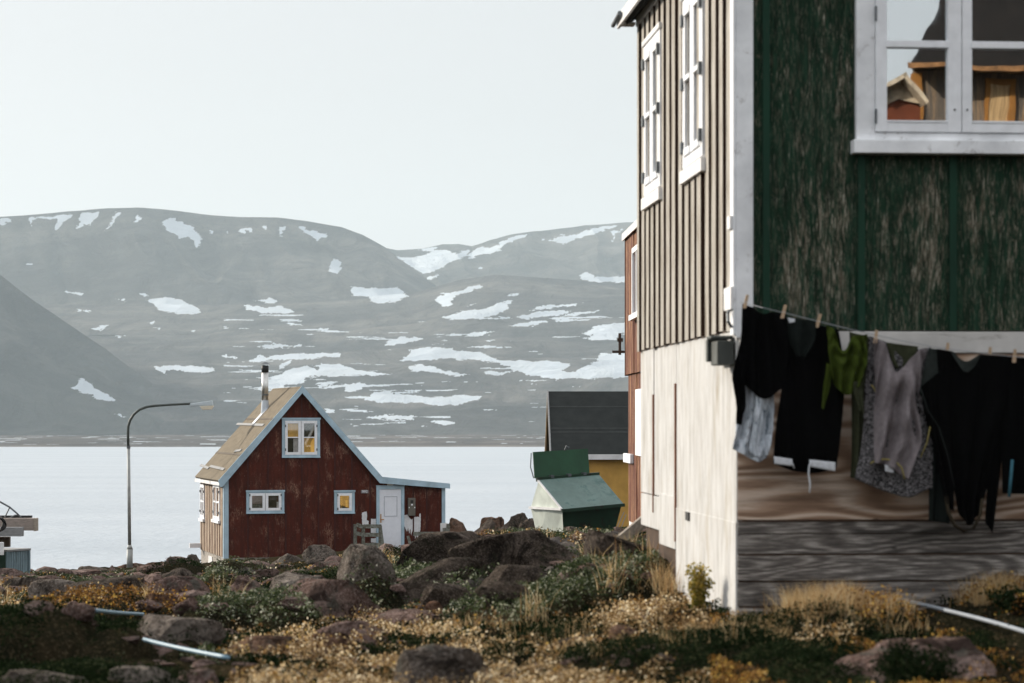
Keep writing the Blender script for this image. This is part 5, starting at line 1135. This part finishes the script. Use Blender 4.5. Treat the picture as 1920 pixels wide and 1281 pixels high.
ROCKS = [  # x0,x1,ytop,ybase,colour,flat,jag,label
 (-30,175,1236,1300,'grey',.4,.4,'grey rock with a pale rounded edge in the bottom left corner'),
 (188,335,1230,1300,'grey',.4,.4,'grey rock along the bottom edge right of the corner rock'),
 (318,430,1256,1300,'pink',.5,.4,'low pinkish rock at the bottom edge below the end of the blue hose'),
 (698,902,1216,1310,'grey',.3,.5,'big rounded grey and pink boulder at the bottom edge, centre left'),
 (1585,1935,1160,1310,'pink',.4,.4,'big pale boulder at lower right behind a dark shrub, under the white hose'),
 (372,590,1192,1238,'brown',.5,.3,'low brown slab with a sunlit rim above the straw flowers'),
 (592,672,1186,1226,'brown',.1,.9,'small angular orange-brown stone with a white band'),
 (560,612,1184,1214,'brown',.1,.7,'small brown stone wedged between the brown slab and the banded stone'),
 (604,750,1164,1206,'pink',.5,.8,'angular reddish rock above the banded stone'),
 (668,852,1146,1182,'pink',.6,.6,'flat reddish rock right of the green shrub mat'),
 (236,402,1144,1200,'grey',.3,.4,'grey-brown sloping slab right of the upper hose end'),
 (520,692,1086,1140,'pink',.5,.5,'long pinkish rock in the slope below the round boulders'),
 (516,575,1120,1142,'pink',.3,.6,'small pinkish stone at the left foot of the long pinkish rock'),
 (424,498,1066,1122,'pink',.3,.5,'upright pink-grey rock below the left corner of the red house'),
 (492,622,1046,1104,'grey',.5,.5,'long grey boulder in front of the red house foundation'),
 (618,728,1024,1086,'grey',.2,.3,'rounded grey boulder in front of the porch'),
 (506,572,1029,1056,'grey',.3,.3,'small grey boulder against the red wall, left one of the pair'),
 (576,644,1024,1052,'grey',.3,.3,'small grey boulder against the red wall, right one of the pair'),
 (256,378,1082,1134,'pink',.3,.3,'broad brownish rock below the street lamp'),
 (262,324,1104,1134,'brown',.7,.6,'reddish slab with a pale rim leaning on the broad rock below the lamp'),
 (120,252,1062,1120,'dark',.3,.4,'mossy grey rock left of the street lamp'),
 (-20,92,1072,1106,'grey',.4,.4,'pale grey rock at the left edge beside the blue crate'),
 (30,138,1092,1128,'grey',.5,.4,'low grey rock below the blue crate rock'),
 (262,396,1052,1100,'dark',.3,.4,'dark mossy rock between the lamp and the red house'),
 (742,930,1000,1062,'dark',.5,.5,'dark grey bedrock right of the porch'),
 (850,1090,1002,1064,'dark',.4,.6,'big dark bedrock hump in front of the dumpster'),
 (870,1090,1054,1116,'dark',.5,.6,'dark ledge below the big bedrock hump'),
 (720,900,1050,1106,'dark',.5,.5,'dark mossy ledge below the bedrock right of the porch'),
 (1115,1250,1004,1054,'dark',.5,.6,'dark ledge against the white plywood wall'),
 (800,905,1098,1136,'dark',.4,.4,'brown-grey rock under a fringe of green shrub in the middle slope'),
 (905,1000,1096,1130,'dark',.4,.6,'dark rock right of the shrub-fringed rock'),
 (716,780,1074,1104,'pink',.3,.5,'small pinkish rock at the foot of the dark mossy ledge'),
 (800,836,1130,1152,'brown',.3,.6,'little reddish stone among green shrubs in the middle'),
 (1140,1196,1164,1196,'brown',.5,.5,'low reddish rock among straw flowers in front of the white wall'),
 (1596,1640,1236,1262,'grey',.5,.4,'small grey stone left of the big pale boulder'),
 (330,376,1120,1146,'pink',.5,.4,'small flat pinkish stone right of the reddish slab'),
 (640,700,1130,1150,'dark',.4,.4,'small dark stone above the flat reddish rock'),
 (1040,1120,1190,1222,'dark',.5,.4,'dark low stone in the straw flowers at centre bottom'),
]
ROCKF = []
for i, (x0, x1, yt_, yb_, c_, fl, jg, lab) in enumerate(ROCKS):
    hi = 75
    X_, D_, z_ = hit_fine((x0+x1)/2, min(yb_, 1275), 12.5, hi)
    if yb_ > 1281: D_ = 13.6; X_ = ((x0+x1)/2-960)/F*D_
    W_ = (x1-x0)/F*D_/2; zt_ = -(yt_-HY)/F*D_; zb_ = -(yb_-HY)/F*D_; hh = (zt_-zb_); gg_ = gz(X_, D_+.1); zt_ = min(max(zt_, gg_+.42*hh), gg_+1.15*hh); zb_ = gg_-.12*hh; hh = (zt_-zb_)/1.05; ROCKF.append((X_, D_+.1, W_, min(W_*.9, max(.35, hh*1.3))))
    me = rock_mesh(100+i, W_*1.28, min(W_*.9, max(.35, hh*1.3)), hh*1.12, fl, jg)
    o = bpy.data.objects.new('rock', me); COL.objects.link(o); me.materials.append(RM[c_]); o.location = (X_, D_+.1, zb_); o.rotation_euler = (0, 0, random.uniform(-.25, .25))
    tag(o, lab, 'rock', 'rocks scattered on the slope')
# far rocks by the water and the boulder heap behind the dumpster
FAR = [(842,884,977,1003,96,'brown','brown rock by the water right of the red house, leftmost of the heap'),(852,910,992,1010,92,'grey','pale flat rock in front of the heap by the water'),
 (880,920,976,996,99,'dark','dark rock in the heap behind the pale flat rock'),(900,940,972,992,104,'brown','pointed brown rock topping the middle of the far heap'),(930,975,974,1000,98,'dark','dark rock in the far heap left of the dumpster'),
 (958,1003,950,1003,94,'dark','steep dark rock rising directly behind the left end of the dumpster'),(905,950,990,1012,90,'brown','brown rock low in the far heap'),(940,985,992,1014,88,'pink','pinkish rock low in the far heap beside the dumpster'),(975,1010,975,1010,90,'dark','dark jagged rock touching the dumpster end'),
 (205,262,1058,1085,96,'brown','brown shore rock left of the lamp foot'),(255,335,1046,1082,100,'brown','long brown shore rock right of the lamp foot'),(296,330,1038,1056,112,'dark','dark shore rock capping the ridge left of the red house'),
 (326,374,1046,1074,100,'pink','pinkish shore rock next to the red house foundation'),(344,374,1034,1052,112,'dark','squarish dark shore rock behind the red house corner'),(142,216,1062,1088,70,'dark','dark shore rock left of the brown shore rock')]
for i, (x0, x1, yt_, yb_, D_, c_, lab) in enumerate(FAR):
    X_ = ((x0+x1)/2-960)/F*D_; W_ = (x1-x0)/F*D_/2; zt_ = -(yt_-HY)/F*D_; zb_ = -(yb_-HY)/F*D_; gg = gz(X_, D_); zc = min(zb_, gg+.1)
    me = rock_mesh(300+i, W_*1.45, W_*1.0, (zt_-zc)*1.05, .5, .4); o = bpy.data.objects.new('rock', me); COL.objects.link(o); me.materials.append(RM[c_]); o.location = (X_, D_, zc)
    tag(o, lab, 'rock', 'rocks along the shore')
# loose angular stones between the boulders, too many to count
VV = []; FF = []; nb = 0; r_ = np.random.default_rng(55)
bm = bmesh.new(); bmesh.ops.create_icosphere(bm, subdivisions=2, radius=1.0); cv = np.array([v.co[:] for v in bm.verts]); cf = np.array([[v.index for v in f.verts] for f in bm.faces]); bm.free()
for i in range(1500):
    D_ = math.exp(r_.uniform(math.log(14), math.log(75))); px_ = r_.uniform(-60, 1260); X_ = (px_-960)/F*D_
    if (X_ > 1.3 and 17.8 < D_ < 25) or (D_ > 62 and px_ > 350) or (D_ > 38 and px_ > 1100): continue
    if vn(X_*.6, D_*.4, 90) < -.15: continue
    sz_ = D_*r_.uniform(.0012, .0048)*(1.6 if r_.random() < .15 else 1); c = cv.copy()
    for q in range(7):
        nrm = r_.normal(size=3); nrm /= np.linalg.norm(nrm); dd_ = r_.uniform(.35, .75); ex = np.maximum(c@nrm-dd_, 0); c = c-ex[:,None]*nrm*.95
    c = c*np.array([r_.uniform(.8, 1.7), r_.uniform(.7, 1.3), r_.uniform(.4, .85)])*sz_+np.array([X_, D_, gz(X_, D_)+.15*sz_])
    VV.append(c); FF.append(cf+nb); nb += len(c)
o = np_mesh('loose_stones', np.concatenate(VV), np.concatenate(FF), RM['pink']); tag(o, 'loose angular stones strewn over the slope', 'stones', kind='stuff')
# driftwood board leaning by the wall
t = Thing('driftwood_board', (1.55, 27.0, -1.25), 0, 'weathered driftwood board leaning beside the brown house foundation', 'board')
a = t.Y(1163, 1012, 0); b = t.Y(1213, 970, .3); MB().beam((a[0], 0, a[1]), (b[0], .3, b[1]), .11, .04, (0,0,1)).beam((a[0]+.05, .1, a[1]-.02), (b[0]+.01, .35, b[1]-.06), .07, .04, (0,0,1)).build('board', MAT['pale_wood'], t, bevel=.006)

# hoses
HOSEP = []
def hose(pts_, r, mat, name, lab, lift=.03):
    A = hit_fine(*pts_[0], 12.5, 34); B_ = hit_fine(*pts_[-1], 12.5, 34); w_ = []; n_ = len(pts_)-1
    for i, (a, b) in enumerate(pts_):
        D_ = A[1]+(B_[1]-A[1])*i/n_; X_ = (a-960)/F*D_; zl = A[2]+(B_[2]-A[2])*i/n_; w_.append((X_, D_, .5*zl+.5*(-(b-HY)/F*D_)+lift)); HOSEP.append((X_, D_))
    c = [Vector(p) for p in w_]; sm = [c[0]]
    for i in range(n_):
        for t_ in (.33, .66, 1.0): sm.append(c[i].lerp(c[i+1], t_))
    for _ in range(3): sm = [sm[0]]+[(sm[i-1]+sm[i]*2+sm[i+1])/4 for i in range(1, len(sm)-1)]+[sm[-1]]
    t = Thing(name, tuple(c[0]), 0, lab, 'hose'); MB().tube([world_to_local(t, p) for p in sm], r, 10).build('tube', mat, t, smooth=True)
hose([(172,1170),(200,1171),(235,1172),(268,1171)], .016, MAT['hose'], 'hose', 'short straight stretch of pale blue hose behind the dark shrub mound', .10)
hose([(270,1213),(300,1221),(340,1231),(385,1241),(428,1248)], .015, MAT['hose'], 'hose', 'pale blue hose slanting down right of the dark shrub mound', .05)
hose([(1690,1138),(1730,1144),(1780,1157),(1840,1174),(1900,1194),(1940,1206)], .014, MAT['hose_w'], 'hose', 'white hose running over the grass behind the big pale boulder', .05)

# ------------------------------------------------------------------ ground cover
def project(x, y, z): return 960+F*x/y, HY-F*z/y
n = 1000000
pxs = rng.uniform(-180, 2100, n); ds = np.exp(rng.uniform(math.log(11.5), math.log(74), n)); xs = (pxs-960)/F*ds
zg = ground_z(xs, ds); ppx, ppy = project(xs, ds, zg)
kind = np.full(n, '      ', dtype='<U6'); hgt_ = np.zeros(n); _, mk = mounds(xs, ds)
for q_, mm in enumerate(MOUND):
    s_ = mk == q_; kind[s_] = mm[5]; hgt_[s_] = {'dark': .07, 'green': .10, 'tan': .12, 'orange': .12}[mm[5]]
nn = fbm(xs*.8, ds*.6, 6, 4); n2 = fbm(xs*1.7, ds*1.3, 16, 3); un = mk < 0; near = ds < 24; rockm = bedrock(xs, ds) > .35
for lo, hi_, kd in ((-.9, -.26, 'dark'), (-.10, -.03, 'tan'), (.04, .09, 'orange'), (.22, .9, 'green')):
    s_ = un & (nn > lo) & (nn < hi_) & ~(rockm & (n2 < .15)); kind[s_] = kd; hgt_[s_] = .06
s_ = un & near & (ppx > 430) & (ppx < 1330) & (nn > np.where((ppx > 900) | ((ppx > 470) & (ppx < 760) & (ppy > 1190)), -.3, .03)) & (ppy > 1150); kind[s_] = 'tan'; hgt_[s_] = .10
s_ = un & near & (ppx+260*n2 < 330) & (nn > -.2); kind[s_] = 'dark'; hgt_[s_] = .05
s_ = un & near & (ppx > 1330) & (n2 > .05); kind[s_] = 'orange'; hgt_[s_] = .06
s_ = un & near & (ppx > 1330) & (n2 <= .05); kind[s_] = 'dark'; hgt_[s_] = .07
hgt_ = hgt_*np.clip(1+.9*fbm(xs*7, ds*6, 9, 3), .15, 2.2)
n3 = fbm(xs*4.2, ds*3.2, 26, 4); s_ = (kind == 'tan') & (n3 < -.08); kind[s_] = 'dark'; hgt_[s_] = .03
s_ = (kind == 'tan') & (n3 < .0) & (rng.random(n) < .5); kind[s_] = 'orange'
s_ = (kind == 'orange') & (n3 < -.12) & (rng.random(n) < .7); kind[s_] = 'dark'; hgt_[s_] = .03
def inside_house(x, y):
    dx = x-G.ox; dy = y-G.oy; a = dx*G.c+dy*G.s; b = -dx*G.s+dy*G.c
    dx2 = x-R.ox; dy2 = y-R.oy; a2 = dx2*R.c+dy2*R.s; b2 = -dx2*R.s+dy2*R.c
    return ((a > -.04) & (b > -.06) & (b < 5.6)) | ((a2 > -.1) & (b2 > -.1)) | ((x > 2.2) & (y > 40))
ok = ~inside_house(xs, ds)
for (hx_, hy_) in HOSEP: ok &= ~((np.abs(xs-hx_) < .26) & (ds < hy_+.35) & (ds > hy_-1.1) & (rng.random(n) < .9))
for (rx_, ry_, ra_, rb_) in ROCKF:      # keep rocks and the ground just before them clear
    ok &= ~((np.abs(xs-rx_) < ra_*.9) & (ds < ry_+rb_*.5) & (ds > ry_-rb_*.9-.4) & (rng.random(n) < .78))
def leaves(x, y, z, size, tint, mat, name, aspect=.6, up=.0):
    m_ = len(x); th = rng.uniform(0, 2*math.pi, m_); cz = rng.uniform(-1, 1, m_); sr = np.sqrt(1-cz**2)
    a = np.stack([sr*np.cos(th), sr*np.sin(th), cz*.8+up], -1); a /= np.linalg.norm(a, axis=1)[:,None]
    r = rng.normal(size=(m_, 3)); b = np.cross(a, r); b /= np.linalg.norm(b, axis=1)[:,None]
    s_ = size[:,None]; c = np.stack([x, y, z], -1)
    V = np.stack([c-a*s_*.5, c+b*s_*aspect*.5-a*s_*.05, c+a*s_*.5, c-b*s_*aspect*.5-a*s_*.05], 1).reshape(-1, 3)
    Q = np.arange(m_*4).reshape(-1, 4); return np_mesh(name, V, Q, mat, {'tint': np.repeat(tint, 4)})
NMS = {'dark': ('crowberry_mats', 'dark green crowberry mats over the rocks', 1.25, .55), 'green': ('dwarf_willow_mats', 'grey-green dwarf willow mats', 1.15, .6), 'tan': ('straw_flowers', 'straw-coloured seed heads', .85, .9), 'orange': ('autumn_shrubs', 'low orange autumn shrubs', 1.0, .7)}
KEEP = {'dark': .95, 'green': .9, 'tan': .85, 'orange': .8}
for kd, (nm, lab, sz, asp) in NMS.items():
    s_ = ok & (kind == kd) & (rng.random(n) < KEEP[kd]) & (ds < 62+0*ds)
    x, y, z, h = xs[s_], ds[s_], zg[s_], hgt_[s_]; m_ = len(x)
    f_ = 1-rng.random(m_)**2*.9
    jit = .3*h
    size = sz*.00120*y*rng.uniform(.6, 1.4, m_)
    size = np.minimum(size, .045); far = (y > 48) & (rng.random(m_) < .6); size = np.where(far, 0.002, size)
    tint = np.clip(.42+.5*fbm(x*3, y*3, 2, 3)+rng.normal(0, .22, m_)+(rng.random(m_) < .10)*.5, 0, 1)
    o = leaves(x+rng.normal(0, 1, m_)*jit*.4, y+rng.normal(0, 1, m_)*jit*.4, z+h*f_+rng.normal(0, .006, m_)+.01, size, tint, LM[kd], nm, asp)
    tag(o, lab, nm.replace('_', ' '), kind='stuff')
def blades(x, y, z, h, wdt, tint, mat, name, lean=.35):
    m_ = len(x); ang = rng.uniform(0, 2*math.pi, m_); l = np.abs(rng.normal(0, lean, m_)); th = rng.uniform(0, 2*math.pi, m_)
    b = np.stack([x, y, z], -1); d = np.stack([np.cos(ang)*l, np.sin(ang)*l, np.ones(m_)], -1)*h[:,None]; w_ = np.stack([np.cos(th), np.sin(th), 0*th], -1)*wdt[:,None]
    mid_ = b+d*.55-np.array([0, 0, 1])*0; V = np.stack([b-w_, b+w_, mid_+w_*.8, b+d, mid_-w_*.8], 1)
    V[:,3,:2] += np.stack([np.cos(ang), np.sin(ang)], -1)*(h*l*.5)[:,None]
    Q = (np.arange(m_)[:,None]*5+np.array([[0, 1, 2, 4]])); Q2 = (np.arange(m_)[:,None]*5+np.array([[4, 2, 3, 3]]))
    # quads plus degenerate-free tips as triangles are merged into one mesh of triangles
    T = np.concatenate([Q[:, [0,1,2]], Q[:, [0,2,3]], Q2[:, [0,1,2]]]); return np_mesh(name, V.reshape(-1, 3), T, mat, {'tint': np.repeat(tint, 5)})
GT = [(1175,1052,80,20,500,.20),(1160,1110,60,14,90,.26),(990,1162,50,10,70,.22),(1500,1150,110,12,1500,.16),(1800,1128,110,10,900,.15),(1500,1190,300,24,800,.08),(300,1132,60,10,120,.15),(420,1135,40,10,90,.22),(700,1065,40,10,160,.25),(1250,1100,40,30,160,.22),(20,1120,40,16,150,.14),(1700,1150,200,12,600,.10),(900,1010,150,16,120,.12),(1050,1200,250,40,900,.08),(480,1050,60,10,60,.2)]
bx_, by_, bz_, bh_ = [], [], [], []
for (cx, cy, rx, ry, cnt, hh) in GT:
    cand = ok & (((ppx-cx)/rx)**2+((ppy-cy)/ry)**2 < 1) & (ds < 45); ii = np.where(cand)[0]
    if len(ii) == 0: continue
    cl = ii[rng.integers(0, len(ii), max(3, cnt//7))]; jj = rng.choice(cl, cnt)
    bx_.append(xs[jj]+rng.normal(0, .03, cnt)); by_.append(ds[jj]+rng.normal(0, .03, cnt)); bz_.append(zg[jj]); bh_.append(hh*rng.uniform(.5, 1.3, cnt))
bx_, by_, bz_, bh_ = map(np.concatenate, (bx_, by_, bz_, bh_))
o = blades(bx_, by_, bz_, bh_+.05, .00012*by_+.0006, np.clip(rng.normal(.45, .25, len(bx_)), 0, 1), LM['grass'], 'dry_grass'); tag(o, 'dry straw grass', 'grass', kind='stuff')

# individual shrubs
def shrub(name, lab, cx, cyb, cyt, wpx, dist, kd, cnt, cat='shrub', leafs=.03):
    x0 = (cx-960)/F*dist; zb_ = -(cyb-HY)/F*dist; H_ = (cyb-cyt)/F*dist; Wd = wpx/F*dist/2
    t = Thing(name, (x0, dist, zb_), 0, lab, cat)
    rr = random.Random(int(cx)); m = MB(); tips = []
    for i in range(16):
        a = rr.uniform(0, 6.28); r = Wd*rr.uniform(.2, .9); hh = H_*rr.uniform(.5, 1)*(1-.35*(r/Wd)); tp = (math.cos(a)*r, math.sin(a)*r, zb_+hh)
        m.tube([(0,0,zb_-.05), (tp[0]*.45, tp[1]*.45, zb_+hh*.5), tp], .007, 5, .002); tips.append(tp)
    m.build('stems', plain('shrub_stem', (.10,.07,.05), .9, .3), t)
    tp = np.array(tips)[rng.integers(0, 16, cnt)]; f_ = rng.uniform(.15, 1.05, cnt)
    x = tp[:,0]*f_+rng.normal(0, Wd*.16, cnt); y = tp[:,1]*f_+rng.normal(0, Wd*.16, cnt); z = (tp[:,2]-zb_)*f_+rng.normal(0, .02, cnt)
    tint = np.clip(.45+.4*fbm(x*6+cx, y*6, z*6, 3)+rng.normal(0, .2, cnt), 0, 1)
    o = leaves(x, y, z, leafs*rng.uniform(.6, 1.3, cnt), tint, LM[kd], 'leaves'); o.parent = t.o; o['kind'] = 'stuff'; return t
LM['gold'] = leaf_mat('golden_willow_leaf', [(0, (.06,.075,.015)), (.45, (.22,.19,.04)), (.75, (.46,.32,.06)), (1, (.60,.52,.24))], .4)
shrub('willow_shrub', 'golden green willow shrub growing against the white plywood wall', 1308, 1150, 1040, 60, 18.6, 'gold', 2600)
shrub('willow_shrub', 'low dark green shrub at the far end of the white plywood wall', 1245, 1098, 1030, 80, 22.5, 'green', 2200, leafs=.035)
shrub('willow_shrub', 'dark green shrub at the right edge before the grey planks', 1900, 1142, 1098, 110, 16.6, 'dark', 1800)
shrub('willow_shrub', 'dark creeping shrub draped over the front of the big pale boulder', 1720, 1300, 1192, 190, 12.9, 'dark', 6500, leafs=.024)
shrub('red_plant', 'tiny bright red-orange plant beside the grey-brown slab', 402, 1206, 1186, 14, 20, 'orange', 90, 'plant', .02)
